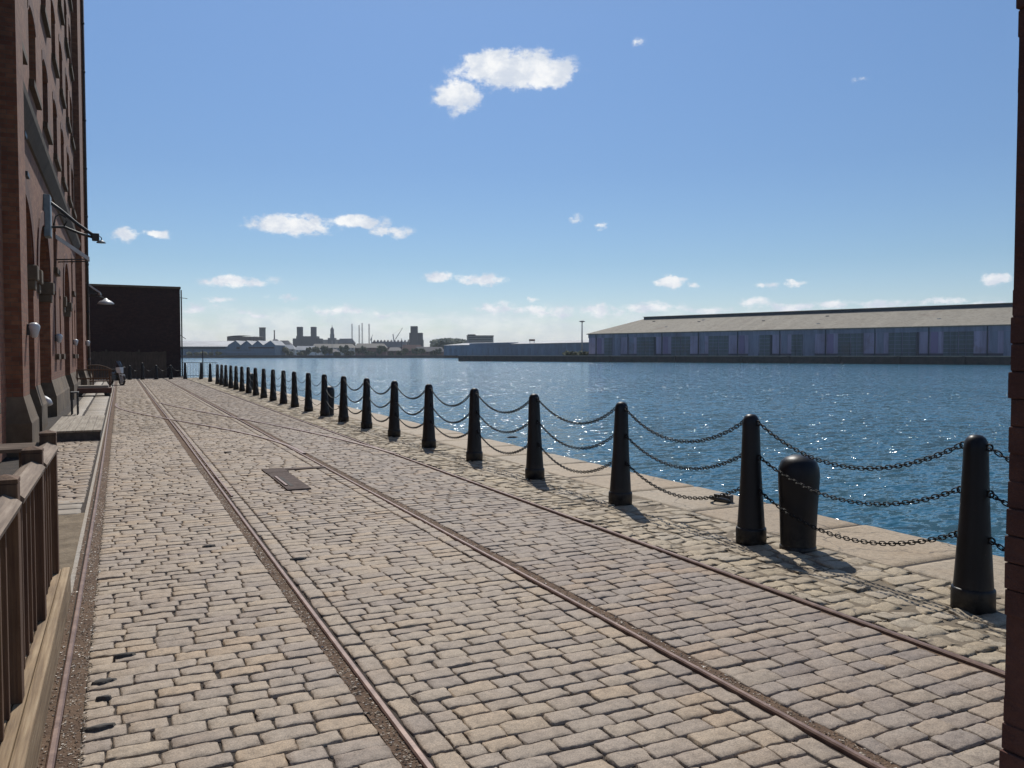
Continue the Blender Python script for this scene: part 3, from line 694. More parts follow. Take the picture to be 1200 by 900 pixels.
# piers run proud of the arch jambs, impost stones, arch rings
for a,c in ARCH:
    b=MB(); n=14; vs=[]
    for i in range(n+1):
        an=math.pi*(1-i/n); y=(a+c)/2+math.cos(an)*(c-a)/2; z=3.75+1.35*math.sin(an); y2=(a+c)/2+math.cos(an)*((c-a)/2+.36); z2=3.75+1.71*math.sin(an)
        vs+=[(UW+.035,y,z),(UW+.035,y2,z2),(UW-.05,y,z),(UW-.05,y2,z2)]
    fs=[]
    for i in range(n):
        p=i*4;q=p+4; fs+=[(p,p+1,q+1,q),(p+1,p+3,q+3,q+1),(p,q,q+2,p+2)]
    b.add(vs,fs); b.build('arch_ring',M['brickdark'],WH)
    for y0,y1 in ((a-.34,a+.1),(c-.1,c+.34)):
        b=MB(); b.bbox(UW-.3,UW+.10,y0,y1,3.42,3.76,.03); b.build('impost_stone',M['stone'],WH)
        b=MB(); b.bbox(UW-.3,UW+.05,y0+.04,y1-.04,3.2,3.42,.03); b.build('impost_stone',M['stone'],WH)
    # recessed wall with a door, fanlight
    b=MB(); n=12; pts=[(a,0)]+[((a+c)/2-math.cos(math.pi*i/n)*(c-a)/2,3.75+1.35*math.sin(math.pi*i/n)) for i in range(n+1)]+[(c,0)]
    b.add([(UW-.36,y,z) for y,z in pts],[tuple(range(len(pts)))]); b.build('recess_wall',M['brick'],WH)
    mid=(a+c)/2
    b=MB(); b.bbox(UW-.42,UW-.30,mid-1.05,mid+1.05,0,3.1,.01); dr=b.build('door',M['door'],WH)
    b=MB(); 
    for s in (-1,1): b.box(UW-.43,UW-.285,mid+s*1.13-.08,mid+s*1.13+.08,0,3.1)
    b.box(UW-.43,UW-.285,mid-1.21,mid+1.21,3.102,3.25); b.build('door_frame',M['frame'],dr)
    b=MB(); b.tube([(UW-.27,mid+.1,1.0),(UW-.27,mid+.1,1.3)],.02,8); b.build('handle',M['dark_metal'],dr)
# windows
def window(op,sill=True):
    a,c,z0,zs,r,d=op; n=6
    pts=[(a,z0)]+[(a+(c-a)*i/n,archz(op,a+(c-a)*i/n)) for i in range(n+1)]+[(c,z0)]
    b=MB(); b.add([(UW-d+.012,y,z) for y,z in pts],[tuple(range(len(pts)))]); w=b.build('window',M['glass'],WH)
    b=MB(); xa,xb=UW-d+.014,UW-d+.07
    b.box(xa,xb,a,a+.07,z0,zs); b.box(xa,xb,c-.07,c,z0,zs); b.box(xa,xb,a+.07,c-.07,z0,z0+.07); b.box(xa,xb,a+.07,c-.07,zs-.04,zs+.03)
    k=2 if c-a>1 else 1
    for i in range(1,k+1): y=a+(c-a)*i/(k+1); b.box(xa,xb-.02,y-.015,y+.015,z0+.07,zs-.04)
    m=3
    for i in range(1,m): z=z0+(zs-z0)*i/m; b.box(xa,xb-.03,a+.07,c-.07,z-.013,z+.013)
    b.build('frame',M['frame'],w)
    if sill:
        b=MB(); b.bbox(UW-d+.07,UW+.11,a-.1,c+.1,z0-.17,z0+.004,.012); b.build('sill',M['stone_dark'],w)
        b=MB(); vs=[]; fs=[]
        for i in range(n+1):
            y=a-.06+(c-a+.12)*i/n; k_=(i/n-.5)*2; z=zs+r*math.sqrt(max(0,1-k_*k_*.98)); vs+=[(UW+.014,y,z+.004),(UW+.014,y,z+.3),(UW-.05,y,z+.004),(UW-.05,y,z+.3)]
        for i in range(n):
            p=i*4;q=p+4; fs+=[(p,p+1,q+1,q),(p+1,p+3,q+3,q+1),(p,q,q+2,p+2)]
        b.add(vs,fs); b.build('arch_head',M['brickdark'],w)
for op in OPEN[len(ARCH):]: window(op)
# string course, band, gutter, quoins
b=MB(); b.prism([(UW-.03,6.34),(UW+.05,6.36),(UW+.12,6.5),(UW+.20,6.68),(UW+.22,6.80),(UW-.03,6.90)],'y',17.252,42.098); b.build('string_course',M['stone_dark'],WH)
b=MB(); b.prism([(UW-.03,TOP-1.0),(UW+.12,TOP-.9),(UW+.42,TOP-.35),(UW+.42,TOP-.01),(UW-.03,TOP-.01)],'y',8,50); b.build('cornice',M['stone'],WH)
z=.98; k=0
b=MB()
while z<TOP-1.2:
    l=.62 if k%2 else .38
    b.bbox(-1.52,-1.455,50.02-l,50.03,z+.008,z+.36,.018); z+=.37; k+=1
b.build('quoins',M['brickdark'],WH)
b=MB(); b.tube([(-1.42,46.4,.1),(-1.42,46.4,TOP-.6)],.06,8)
for z in np.arange(1.5,24,2.4): b.lathe([(.085,-.05),(.085,.05)],(-1.42,46.4,z),8)
b.build('downpipe',M['dark_metal'],WH)
# small iron ties
for (px,py) in ((27,158),(30,205)):
    p=at_x(px,py,UW); MB().bbox(UW-.01,UW+.06,p.y-.22,p.y+.22,p.z-.05,p.z+.05,.01).build('wall_tie',M['dark_metal'],WH)
# sloping canopies over the loading bays
def canopy(y,w,z,out,drop):
    b=MB(); b.hexa([(UW,y-w,z),(UW+out,y-w,z-drop),(UW+out,y+w,z-drop),(UW,y+w,z)],[(UW,y-w,z+.06),(UW+out+.02,y-w,z-drop+.06),(UW+out+.02,y+w,z-drop+.06),(UW,y+w,z+.06)])
    c=b.build('canopy',M['zinc'],WH)
    for yy in (y-w+.05,y+w-.05): MB().tube([(UW,yy,z-drop-.05),(UW+out-.05,yy,z-drop+.01)],.022,6).build('canopy_bracket',M['dark_metal'],c)
canopy(29.6,.4,5.42,.9,.66)
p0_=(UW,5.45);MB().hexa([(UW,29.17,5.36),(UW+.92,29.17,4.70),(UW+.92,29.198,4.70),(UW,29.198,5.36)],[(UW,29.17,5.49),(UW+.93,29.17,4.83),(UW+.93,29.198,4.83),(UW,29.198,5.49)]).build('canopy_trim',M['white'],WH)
# wall lamps
def bulkhead(px,py,xw,lab):
    p=at_x(px,py,xw); t_=thing('bulkhead_lamp',lab,'wall lamp',(xw,p.y+.1,p.z),'pale bulkhead lamps on the warehouse piers')
    MB().bbox(0,.05,-.06,.06,-.10,.10,.01).build('wall_plate',M['dark_metal'],t_)
    MB().lathe([(.03,-.15),(.055,-.12),(.085,-.02),(.10,.05),(.09,.085),(.055,.12),(.015,.13)],(.11,0,0),16).build('shade',M['zinc'],t_)
bulkhead(31,386,-1.5,'pale bulkhead lamp on the nearest brick pilaster, largest of the four')
bulkhead(64,396,UW,'pale bulkhead lamp on the wide brick pier past the second archway')
bulkhead(85,401,UW,'pale bulkhead lamp on the pier past the third archway')
bulkhead(100,402,-1.5,'smallest pale bulkhead lamp on the farthest pilaster')
# bracket crane lamp
yb=25.0
def fy(px,py): p=at_y(px,py,yb); return (p.x,yb,p.z)
bl=thing('bracket_lamp','long scrolled iron bracket with a small hanging lamp, high on the warehouse wall','lamp bracket',(UW,yb,5.0))
def loc(p,dy=0): return (p[0]-UW,p[1]-yb+dy,p[2]-5.0)
q=[fy(*p) for p in ((60,238),(72,247),(90,262),(104,272),(113,278))]
MB().tube([(0.0,0,loc(q[0])[2])]+[loc(p) for p in q],.045,8).build('upper_arm',M['dark_metal'],bl)
q2=[fy(*p) for p in ((62,266),(75,266),(92,273),(108,278))]
MB().tube([(0.0,0,loc(q2[0])[2])]+[loc(p) for p in q2],.035,8).build('lower_arm',M['dark_metal'],bl)
q3=[fy(*p) for p in ((63,264),(65,254),(70,251),(76,254),(78,260),(75,265))]
MB().tube([loc(p) for p in q3],.02,6).build('scroll',M['dark_metal'],bl)
q4=[fy(*p) for p in ((110,278),(116,276),(119,279),(119,283))]
MB().tube([loc(p) for p in q4],.014,6).build('hook',M['dark_metal'],bl)
e=loc(fy(118.5,283.5)); MB().lathe([(.12,-.03),(.105,0),(.06,.035),(.02,.05)],e,14).build('lamp_shade',M['grey_metal'],bl)
e=loc(fy(112,278)); MB().bbox(e[0]-.09,e[0]+.09,-.09,.09,e[2]-.1,e[2]+.1,.02).build('end_block',M['dark_metal'],bl)
p0=at_x(47,231,UW);p1=at_x(58,268,UW)
MB().bbox(0,.16,-.35,.18,-.15,.95,.02).build('junction_box',M['grey_metal'],bl)
# far lamp with big shade
yl=47.5
pl=at_y(124,354,yl); hl=thing('gooseneck_lamp','pale dish shaded lamp reaching out from the far end of the warehouse','lamp',(-1.5,yl,pl.z))
MB().tube([(-.0,0,.25),(.3,0,.35),(pl.x+1.4,0,.22)],.03,8).build('arm',M['dark_metal'],hl)
MB().lathe([(.40,-.10),(.38,-.05),(.27,.05),(.12,.12),(.05,.2)],(pl.x+1.5,0,0),18).build('shade',M['zinc'],hl)
canopy2=None
b=MB(); b.hexa([(-1.5,46.6,5.35),(-.85,46.6,4.85),(-.85,48.4,4.85),(-1.5,48.4,5.35)],[(-1.5,46.6,5.43),(-.83,46.6,4.93),(-.83,48.4,4.93),(-1.5,48.4,5.43)]); c2=b.build('canopy',M['zinc'],WH)
b=MB(); b.prism([(-1.5,5.33),(-.9,4.87),(-1.5,4.8)],'y',46.7,46.76); b.build('canopy_bracket',M['dark_metal'],c2)

# ------------------------------------------------------------------ things along the warehouse foot
pf=thing('loading_platform','low grey boarded loading step with a dark front against the warehouse','platform',(-.36,18.4,0))
b=MB(); b.box(-.94,-.02,.02,4.35,-.03,.165); b.build('plinth_block',M['tar'],pf)
for i in range(6):
    x=-i*.16; b=MB(); b.bbox(x-.155,x,-.01,4.4,.166,.205,.005); b.build('board',M['platform'],pf)
b=MB(); b.bbox(-1.39,-1.12,18.6,22.7,-.03,.12,.02)
b.v=[(x,y,z) for x,y,z in b.v]; tag(b.build('stone_step',M['stone']),'worn stone step between loading platform and warehouse wall','step')
b=MB(); b.bbox(-1.35,-1.2,16.2,16.5,-.03,.11,.02); 
st=thing('barrier_stand','small black iron trestle stand on the flags by the warehouse plinth','stand',(-1.12,26.6,0))
for y in (-.22,.22):
    MB().bbox(-.02,.02,y-.02,y+.02,0,.62,.004).build('leg',M['dark_metal'],st)
    MB().bbox(-.17,-.13,y-.02,y+.02,0,.62,.004).build('leg',M['dark_metal'],st)
MB().bbox(-.18,.03,-.25,.25,.622,.66,.006).build('top_bar',M['dark_metal'],st)
MB().bbox(-.015,.015,-.2,.2,.22,.26,.004).build('cross_bar',M['dark_metal'],st)
# white vent pipe in the recess
p=at_x(52,486,-1.85)
vp=thing('vent_hood','small white curved vent hood low in the second archway','vent hood',(-1.72,23.6,0))
MB().tube([(-.1,.3,.05),(-.1,.3,.42),(-.08,.22,.56),(-.02,.1,.6),(.06,-.02,.55),(.1,-.06,.46)],.085,12).build('hood_pipe',M['white'],vp)
MB().lathe([(.11,0),(.11,.06),(.09,.07)],(-.1,.3,0),12).build('base_flange',M['zinc'],vp)
# timber sleeper seat / trolley
tr=thing('flat_trolley','old reddish timber flat trolley with dark rails near the far flags','trolley',(-.95,38.6,0))
MB().bbox(-.75,.62,-.5,.5,.12,.34,.02).build('bed',M['redwood'],tr)
for x in (-.6,.45):
    for y in (-.42,.42): MB().lathe([(.12,-.05),(.13,-.03),(.13,.03),(.12,.05)],(x,y,.115),14,'y').build('wheel',M['dark_metal'],tr)
for x in (-.70,-.1,.55):
    MB().bbox(x-.03,x+.03,.42,.48,.34,1.05,.006).build('stanchion',M['timberz'],tr)
MB().bbox(-.73,.58,.425,.475,1.052,1.11,.006).build('top_rail',M['timberz'],tr)
MB().bbox(-.73,.58,.43,.47,.68,.74,.006).build('middle_rail',M['timberz'],tr)
MB().bbox(-.65,.5,-.35,.25,.342,.44,.03).build('sack',M['conc'],tr)
# bench with curved slatted back
bn=thing('slatted_bench','dark bench with a curved slatted back beyond the timber trolley','bench',(-1.2,45.2,0))
MB().bbox(-.7,.8,-.25,.25,.40,.45,.01).build('seat',M['timberz'],bn)
for x in (-.62,.72):
    for y in (-.2,.2): MB().bbox(x-.03,x+.03,y-.03,y+.03,0,.4,.004).build('leg',M['dark_metal'],bn)
arc=[(x,.26,1.0+.22*(1-((x-.05)/.75)**2)) for x in np.linspace(-.7,.8,14)]
MB().tube(arc,.03,6).build('back_rail',M['railwoodx'],bn)
b=MB()
for x,y,z in arc: b.bbox(x-.014,x+.014,.24,.28,.45,z,.003)
b.build('back_slats',M['timberz'],bn)
# parked motorcycle
pm=ground(137,445); mc=thing('parked_motorcycle','dark parked motorcycle with a white fairing and windscreen, at the far left','motorcycle',(-.22,52,0),rz=R(-62))
for x in (-.66,.66):
    w=MB(); w.tube([(x+.29*math.cos(a),0,.31+.29*math.sin(a)) for a in np.linspace(0,6.283,25)[:-1]],.06,8,True); ty=w.build('wheel',M['tar'],mc)
    MB().lathe([(.19,-.03),(.2,0),(.19,.03)],(x,0,.31),16,'y').build('rim',M['zinc'],ty)
MB().tube([(-.55,0,.62),(-.25,0,.66),(.05,0,.62),(.3,0,.7),(.42,0,.78)],[.06,.14,.15,.19,.08],12).build('tank_body',M['dark_metal'],mc)
MB().bbox(-.25,.3,-.16,.16,.25,.58,.06).build('engine',M['dark_metal'],mc)
MB().tube([(-.8,0,.86),(-.5,0,.8),(-.1,0,.8)],[.05,.12,.12],10).build('seat',M['tar'],mc)
for y in (-.09,.09): MB().tube([(.66,y,.31),(.42,y,.95)],.028,8).build('fork',M['zinc'],mc)
MB().tube([(.36,-.36,1.02),(.42,-.1,1.0),(.42,.1,1.0),(.36,.36,1.02)],.02,8).build('handlebar',M['dark_metal'],mc)
MB().hexa([(.45,-.2,.7),(.72,-.06,.68),(.72,.06,.68),(.45,.2,.7)],[(.38,-.24,1.0),(.6,-.12,1.02),(.6,.12,1.02),(.38,.24,1.0)]).build('fairing',M['white'],mc,.015)
MB().hexa([(.40,-.2,1.02),(.58,-.1,1.04),(.58,.1,1.04),(.40,.2,1.02)],[(.2,-.15,1.36),(.24,-.1,1.37),(.24,.1,1.37),(.2,.15,1.36)]).build('windscreen',M['glass'],mc,.006)
MB().hexa([(.5,-.08,.60),(.9,-.07,.5),(.9,.07,.5),(.5,.08,.60)],[(.5,-.08,.64),(.86,-.07,.60),(.86,.07,.60),(.5,.08,.64)]).build('mudguard',M['white'],mc,.006)
# dark brick shed at the end of the quay
bs=thing('brick_block','plain dark brick shed with a flat coping closing the far end of the quay','brick shed',(0,70,0))
xr=at_y(212,420,70).x; zr=at_y(212,337,70).z
MB().box(-9,xr,0,16,-.05,zr-.12).build('wall',M['brickfar'],bs)
MB().bbox(-9.05,xr+.06,-.08,16.1,zr-.118,zr+.06,.02).build('coping',M['stone'],bs)
MB().tube([(xr-.03+.12,-.04,0),(xr-.03+.12,-.04,zr-.2)],.05,8).build('downpipe',M['dark_metal'],bs)
b=MB(); b.tube([(xr,.2,zr-.8),(xr+.55,.1,zr-.85)],.025,6); b.build('bracket',M['dark_metal'],bs)
b=MB(); b.tube([(xr,.2,3.3),(xr+.4,.1,3.0)],.025,6); b.build('bracket',M['dark_metal'],bs)
fe=thing('board_fence','old vertical board fence in front of the dark brick shed','fence',(0,67.2,0))
xf=at_y(194,430,67.2).x; zf=at_y(150,412,67.2).z; b=MB(); x=-8
while x<xf:
    b.bbox(x,x+.19,-.015+random.uniform(-.006,.006),.02,-.03,zf+random.uniform(-.05,.05),.004); x+=.2
b.build('boards',M['fencewood'],fe)
for x in np.arange(-7.5,xf,2.2): MB().bbox(x-.07,x+.07,.03,.16,-.03,zf+.15,.01).build('post',M['fencewood'],fe)
MB().bbox(-8,xf,.022,.07,zf-.4,zf-.28,.006).build('rail',M['fencewood'],fe)
# row of bollards across the quay end
yx=62.6; xs_=[at_y(px,440,yx).x for px in (138,152,167,183,200,217)]
prevx=None
OW=('first','second','third','fourth','fifth','sixth')
for i,x in enumerate(xs_):
    o=bol.copy(); C.objects.link(o)
    for ch in bol.children:
        if not ch.name.startswith('chain_lug'): c=ch.copy(); C.objects.link(c); c.parent=o
    o.location=(x,yx,0); o.rotation_euler=(0,0,0); o.scale=(1,1,1 if i in(2,5) else .85)
    o['label']='%s bollard from the warehouse in the row across the quay end'%OW[i]; o['group']='bollards across the quay end'
    if prevx is not None:
        L=x-prevx-.2; ys,zs=catenary(L,.28,14); b=MB(); b.tube([(float(a),0,float(c)) for a,c in zip(ys,zs)],.014,5)
        o2=b.build('bollard_chain',M['dark_metal']); o2.location=((x+prevx)/2,yx,.88); tag(o2,'pale chain between the %s and %s bollards of the row across the quay end'%(OW[i-1],OW[i]),'chain','chains across the quay end')
    prevx=x
# thin railing at the quay end
er=thing('end_railing','thin grey metal railing with upright bars at the far quay corner','railing',(0,65.6,0))
xa,xb=at_y(213,430,65.6).x,6.7
for z in (1.15,.15): MB().tube([(xa,0,z),(xb,0,z)],.02,6).build('rail',M['dark_metal'],er)
for x in np.arange(xa,xb,.2): MB().tube([(x,0,0),(x,0,1.15)],.009,5).build('bar',M['dark_metal'],er)
pz=at_y(237.5,411,65.6); MB().tube([(pz.x,0,0),(pz.x,0,pz.z)],.04,8).build('end_post',M['dark_metal'],er)

# ------------------------------------------------------------------ far side: land
ZL=1.15
M['quaywall']=mottled('dark_quay_wall',(.03,.022,.02),(.075,.055,.045),.6,.9,0)
M['farland']=mottled('far_land',(.10,.10,.06),(.17,.15,.11),.02,.95,0)
M['lavender']=sheets('faded_lavender_sheeting',(.33,.295,.40)); M['bluegrey']=sheets('blue_grey_sheeting',(.22,.24,.315)); M['greendoor']=sheets('grey_green_shutter',(.115,.14,.15))
M['roofsheet']=sheets('weathered_roof_sheeting',(.255,.225,.175),2.4,.9,.18); M['darkband']=flat('dark_monitor',(.045,.055,.07))
def poly_land(name, pts, mat, top=ZL, cap=None):
    b=MB(); n=len(pts); b.add([(p.x,p.y,-5) for p in pts]+[(p.x,p.y,top) for p in pts],[tuple(range(n,2*n))]+[(i,(i+1)%n,n+(i+1)%n,n+i) for i in range(n)])
    return tag(b.build(name,mat),kind='structure')
c0=at_n(537,420,290); c1=at_n(2200,420,290) if False else sn(-140,290)
dirq=(Vector((c0.x,c0.y,0))).normalized()
poly_land('far_quay',[Vector((c0.x,c0.y,0)),c1,sn(-140,900),Vector((c0.x,c0.y,0))+dirq*520+NSH*40],M['quaywall'])
b=MB(); s0=sn(-140,290.02);
def strip(n0,n1,z): 
    a=Vector((c0.x,c0.y,0))+NSH*(n0-290)+dirq*.5; e=sn(-140,n0); e2=sn(-140,n1); a2=Vector((c0.x,c0.y,0))+NSH*(n1-290)+dirq*.5
    return [(a.x,a.y,z),(e.x,e.y,z),(e2.x,e2.y,z),(a2.x,a2.y,z)]
b.quad(*strip(290,298,ZL+.3)); b.quad(*[(x,y,z) for x,y,z in (lambda q:[q[0],q[1],(q[1][0],q[1][1],ZL-.15),(q[0][0],q[0][1],ZL-.15)])(strip(289.9,298,ZL+.3))])
tag(b.build('far_quay_coping',M['conc']),kind='structure')
DF=850
sh=[depth(-500,420,DF),depth(537,420,DF),depth(800,420,DF),depth(1600,420,DF),depth(1600,420,4500),depth(-500,420,4500)]
poly_land('far_shore',[Vector((p.x,p.y,0)) for p in sh],M['quaywall'],1.3)
b=MB(); b.add([(p.x,p.y,1.42) for p in [depth(-500,420,DF+12),depth(1600,420,DF+12),depth(1600,420,4500),depth(-500,420,4500)]],[(0,1,2,3)])
tag(b.build('far_land',M['farland']),kind='structure')
# -------- long transit shed across the dock
NF=299.0
s_left=at_n(690,400,NF).dot(TSH); s_right=-60
ze=at_n(900,386.5,NF).z; ts=thing('transit_shed','long low dock shed with lavender walls and tan sheet roof across the dock','shed',(0,0,0))
def snv(s,n,z): p=TSH*s+NSH*n; return (p.x,p.y,z)
def slab(b,s0,s1,n0,n1,z0,z1): return b.hexa([snv(s0,n0,z0),snv(s1,n0,z0),snv(s1,n1,z0),snv(s0,n1,z0)],[snv(s0,n0,z1),snv(s1,n0,z1),snv(s1,n1,z1),snv(s0,n1,z1)])
slab(MB(),s_right,s_left,NF,NF+52,ZL,ze).build('wall',M['lavender'],ts)
nr=NF+26; zrg=at_n(980,365,nr).z-.3; s_rg=at_n(757,376,nr).dot(TSH)
b=MB(); e_=.8
pA=[snv(s_right,NF-e_,ze),snv(s_left+e_,NF-e_,ze),snv(s_left+e_,NF+52+e_,ze),snv(s_right,NF+52+e_,ze)]; pB=[snv(s_right,nr-1.5,zrg),snv(s_rg,nr-1.5,zrg),snv(s_rg,nr+1.5,zrg),snv(s_right,nr+1.5,zrg)]
pA0=[(x,y,z-.35) for x,y,z in pA]
b.add(pA+pB+pA0,[(0,1,5,4),(1,2,6,5),(2,3,7,6),(3,0,4,7),(4,5,6,7),(0,1,9,8),(1,2,10,9),(2,3,11,10),(8,9,10,11)])
b.build('roof',M['roofsheet'],ts)
slab(MB(),s_right,s_rg-.5,nr-2.6,nr+2.6,zrg-1.1,zrg+.75).build('roof_monitor',M['darkband'],ts)
slab(MB(),s_right,s_rg-.2,nr-3.0,nr+3.0,zrg+.76,zrg+.98).build('monitor_cap',M['roofsheet'],ts)
slab(MB(),s_right,s_left+.2,NF-.22,NF-.01,ze-1.9,ze-.36).build('fascia',M['bluegrey'],ts)
slab(MB(),s_right,s_left+.2,NF-.12,NF-.01,ZL,ZL+1.1).build('base_band',flat('dark_base_band',(.09,.085,.11)),ts)
s=211.6*NF/290; k=0
while s>-50:
    hz=ze-2.0
    for j,(a,c) in enumerate(((s-4.5,s-.15),(s+.15,s+4.5))):
        d=slab(MB(),a,c,NF-.2,NF-.008,ZL+.15,hz).build('shutter_door',M['greendoor'] if (k+j)%5 else M['bluegrey'],ts)
        b=MB()
        for i in range(1,6): z=ZL+(hz-ZL)*i/6; slab(b,a,c,NF-.26,NF-.201,z-.07,z+.07)
        slab(b,(a+c)/2-.07,(a+c)/2+.07,NF-.27,NF-.262,ZL+.2,hz); b.build('glazing_bar',M['bluegrey'],d)
    slab(MB(),s+6.2,s+8.5,NF-.1,NF-.005,ZL+1.2,hz).build('wall_panel',M['bluegrey'] if k%2 else flat('mauve_panel',(.24,.19,.31)),ts)
    if k%3==1: slab(MB(),s-5.4,s-4.7,NF-.3,NF-.006,ZL+.1,hz).build('door_gap',M['darkband'],ts)
    slab(MB(),s+9.0,s+9.3,NF-.4,NF-.006,ZL,ze-.4).build('downpipe',M['darkband'],ts)
    s-=17.7; k+=1
for i in range(12):
    ss=random.uniform(0,s_rg); f=random.uniform(.2,.8); n_=NF+f*24.5; z=ze+(zrg-ze)*f+.05; slab(MB(),ss,ss+1.2,n_,n_+.6,z-.3,z+.3).build('roof_vent',M['darkband'] if i%2 else M['zinc'],ts)
# mooring fenders on far quay wall
fg='timber fenders on the far quay wall'
ft=slab(MB(),0,.7,289.45,289.98,-1.5,ZL+.1).build('quay_fender',M['quaywall']); 
pxs=[569,716,792,870,925,985,1054,1131]
FL=['bushes','first shutter from the shed left end','third shutter from the shed left end','fourth shutter from the shed left end','fifth shutter from the shed left end','sixth shutter from the shed left end','seventh shutter from the shed left end','eighth shutter from the shed left end']
for i,px in enumerate(pxs):
    o=ft if i==0 else ft.copy()
    if i: C.objects.link(o)
    p=at_n(px,420,290); o.location=TSH*p.dot(TSH); tag(o,'dark fender on far quay wall below the '+FL[i],'fender',fg)
# -------- helpers for the far town
def fbox(b,px0,px1,py_top,D,z0=1.3,thick=20,py_bot=None):
    a=depth(px0,py_top,D); c=depth(px1,py_top,D); zt=(a.z+c.z)/2
    if py_bot is not None: z0=depth((px0+px1)/2,py_bot,D).z
    d=SH*thick
    b.hexa([(a.x,a.y,z0),(c.x,c.y,z0),(c.x+d.x,c.y+d.y,z0),(a.x+d.x,a.y+d.y,z0)],[(a.x,a.y,zt),(c.x,c.y,zt),(c.x+d.x,c.y+d.y,zt),(a.x+d.x,a.y+d.y,zt)]); return b
def fgable(b,px0,pxp,px1,py_e,py_p,D,thick=60):
    a=depth(px0,py_e,D);p=depth(pxp,py_p,D);c=depth(px1,py_e,D);d=SH*thick
    b.add([a,p,c,a+d,p+d,c+d],[(0,1,2),(5,4,3),(0,3,4,1),(1,4,5,2),(0,2,5,3)]); return b
K={}
K['dk']=flat('dark_tower_brick',(.035,.032,.036)); K['dk2']=flat('brown_tower_brick',(.09,.065,.055)); K['grey']=flat('pale_grey_roof',(.42,.42,.42)); K['blue']=sheets('blue_cladding',(.11,.185,.265),6,.85,.35); K['teal']=flat('slate_blue_wall',(.10,.16,.24))
K['pale']=flat('pale_wall',(.40,.39,.37)); K['redb']=flat('red_brick_house',(.19,.10,.075)); K['slate']=flat('slate_roof',(.13,.12,.12)); K['tanr']=flat('tan_roof',(.30,.26,.21)); K['mast']=flat('pale_lattice_steel',(.40,.38,.36)); K['win']=flat('dark_windows',(.03,.035,.045)); K['green']=flat('green_copper',(.14,.19,.16)); K['white']=flat('white_render',(.7,.7,.68))
def far(name,label,cat,px,D,group=None):
    p=depth(px,416,D); return thing(name,label,cat,(p.x,p.y,1.3),group)
def fin(b,name,mat,t_):
    o=t_.location; b.v=[(x-o.x,y-o.y,z-o.z) for x,y,z in b.v]; return b.build(name,mat,t_)
# saw-tooth shed
t_=far('saw_tooth_shed','pale grey and blue shed with a saw-tooth gabled end, far left shore','shed',265,880)
fin(fbox(MB(),205,268,406.0,880,thick=40),'wall',K['blue'],t_); 
a=depth(205,405.8,879);c=depth(269,405.8,879);d=depth(205,399.5,920);e=depth(275,399.5,920)
fin(MB().quad(a,c,e,d),'roof',K['grey'],t_)
fin(fbox(MB(),205,264,406.4,878.5,thick=1,py_bot=408.6),'window_band',K['win'],t_)
for i,(p0,pp,p1) in enumerate(((267,276,282),(282,289,295.5),(295.5,302,308.5),(308.5,317,322.5))):
    b=MB(); fbox(b,p0,p1,404.6,878,thick=38); fgable(b,p0,pp,p1,404.6,399.2,878,38); w=fin(b,'gable',K['blue'],t_)
    b=MB(); a=depth(pp,399.0,877.5);c=depth(p1,404.4,877.5);d=SH*41; b.quad(a,c,c+d,a+d); a2=depth(p0,404.4,877.5); b.quad(a,a2,a2+d,a+d); bb=fin(b,'gable_roof',K['grey'],t_)
fin(fbox(MB(),277,281,406.5,877,thick=.8,py_bot=409),'window',K['win'],t_); fin(fbox(MB(),291,321,406.6,877,thick=.8,py_bot=408.3),'window_band',K['win'],t_)
fin(fbox(MB(),258,322,411.8,876.5,thick=1,py_bot=414),'base_wall',K['teal'],t_)
t_=far('curved_roof_hall','dark hall with a shallow curved roof behind the saw-tooth shed','hall',281,1100)
b=MB(); fbox(b,266,298,394.6,1100,thick=40); 
fin(b,'wall',K['dk2'],t_); b=MB(); prev=None
pts=[depth(265+34*i/8,394.4-1.4*(1-((i-4)/4)**2),1098) for i in range(9)]; d=SH*45
for i in range(8): b.quad(pts[i],pts[i+1],pts[i+1]+d,pts[i]+d)
fin(b,'roof',K['dk'],t_)
t_=far('tower_block','square dark tower rising behind the saw-tooth shed roof','tower',306,1500); fin(fbox(MB(),303.7,309.5,384,1500,thick=9),'tower_body',K['dk'],t_); fin(fbox(MB(),303.4,309.8,383.6,1499,thick=11,py_bot=384.6),'parapet',K['dk2'],t_)
t_=far('brick_chimney','slender factory chimney between square tower and twin towers','chimney',321.5,1500)
p=depth(321.6,400,1500); zt=depth(321.6,387,1500).z; b=MB(); b.lathe([(1.6,1.3),(1.0,zt-2),(1.3,zt-1.5),(1.3,zt)],(p.x,p.y,0),10); fin(b,'stack',K['dk2'],t_)
t_=far('twin_towers','dark ventilation building with two square towers','vent building',358.5,1600)
fin(fbox(MB(),343,375,396.6,1600,thick=25),'base_block',K['dk'],t_); fin(fbox(MB(),347,371,394,1599,thick=24,py_bot=396.7),'middle_block',K['dk'],t_)
fin(fbox(MB(),347.7,353.6,383,1598,thick=10),'tower',K['dk'],t_); fin(fbox(MB(),364,369.6,383,1598,thick=10),'tower',K['dk'],t_)
t_=far('domed_town_hall','grey town hall with a tall domed clock tower','town hall',388,1700)
fin(fbox(MB(),376,398,398,1700,thick=30),'main_block',K['tanr'],t_); fin(fbox(MB(),384,393,396,1699,thick=12),'tower_base',K['slate'],t_)
p=depth(388.6,400,1700)+SH*6; px=1700/950
fin(MB().lathe([(2.6*px,10),(2.6*px,(416-391)*px),(2.1*px,(416-390)*px),(2.1*px,(416-387)*px),(2.3*px,(416-386.6)*px),(1.9*px,(416-384.5)*px),(1.0*px,(416-383)*px),(.4*px,(416-382.5)*px),(.2*px,(416-380)*px)],(p.x,p.y,0),10),'dome_tower',K['slate'],t_)
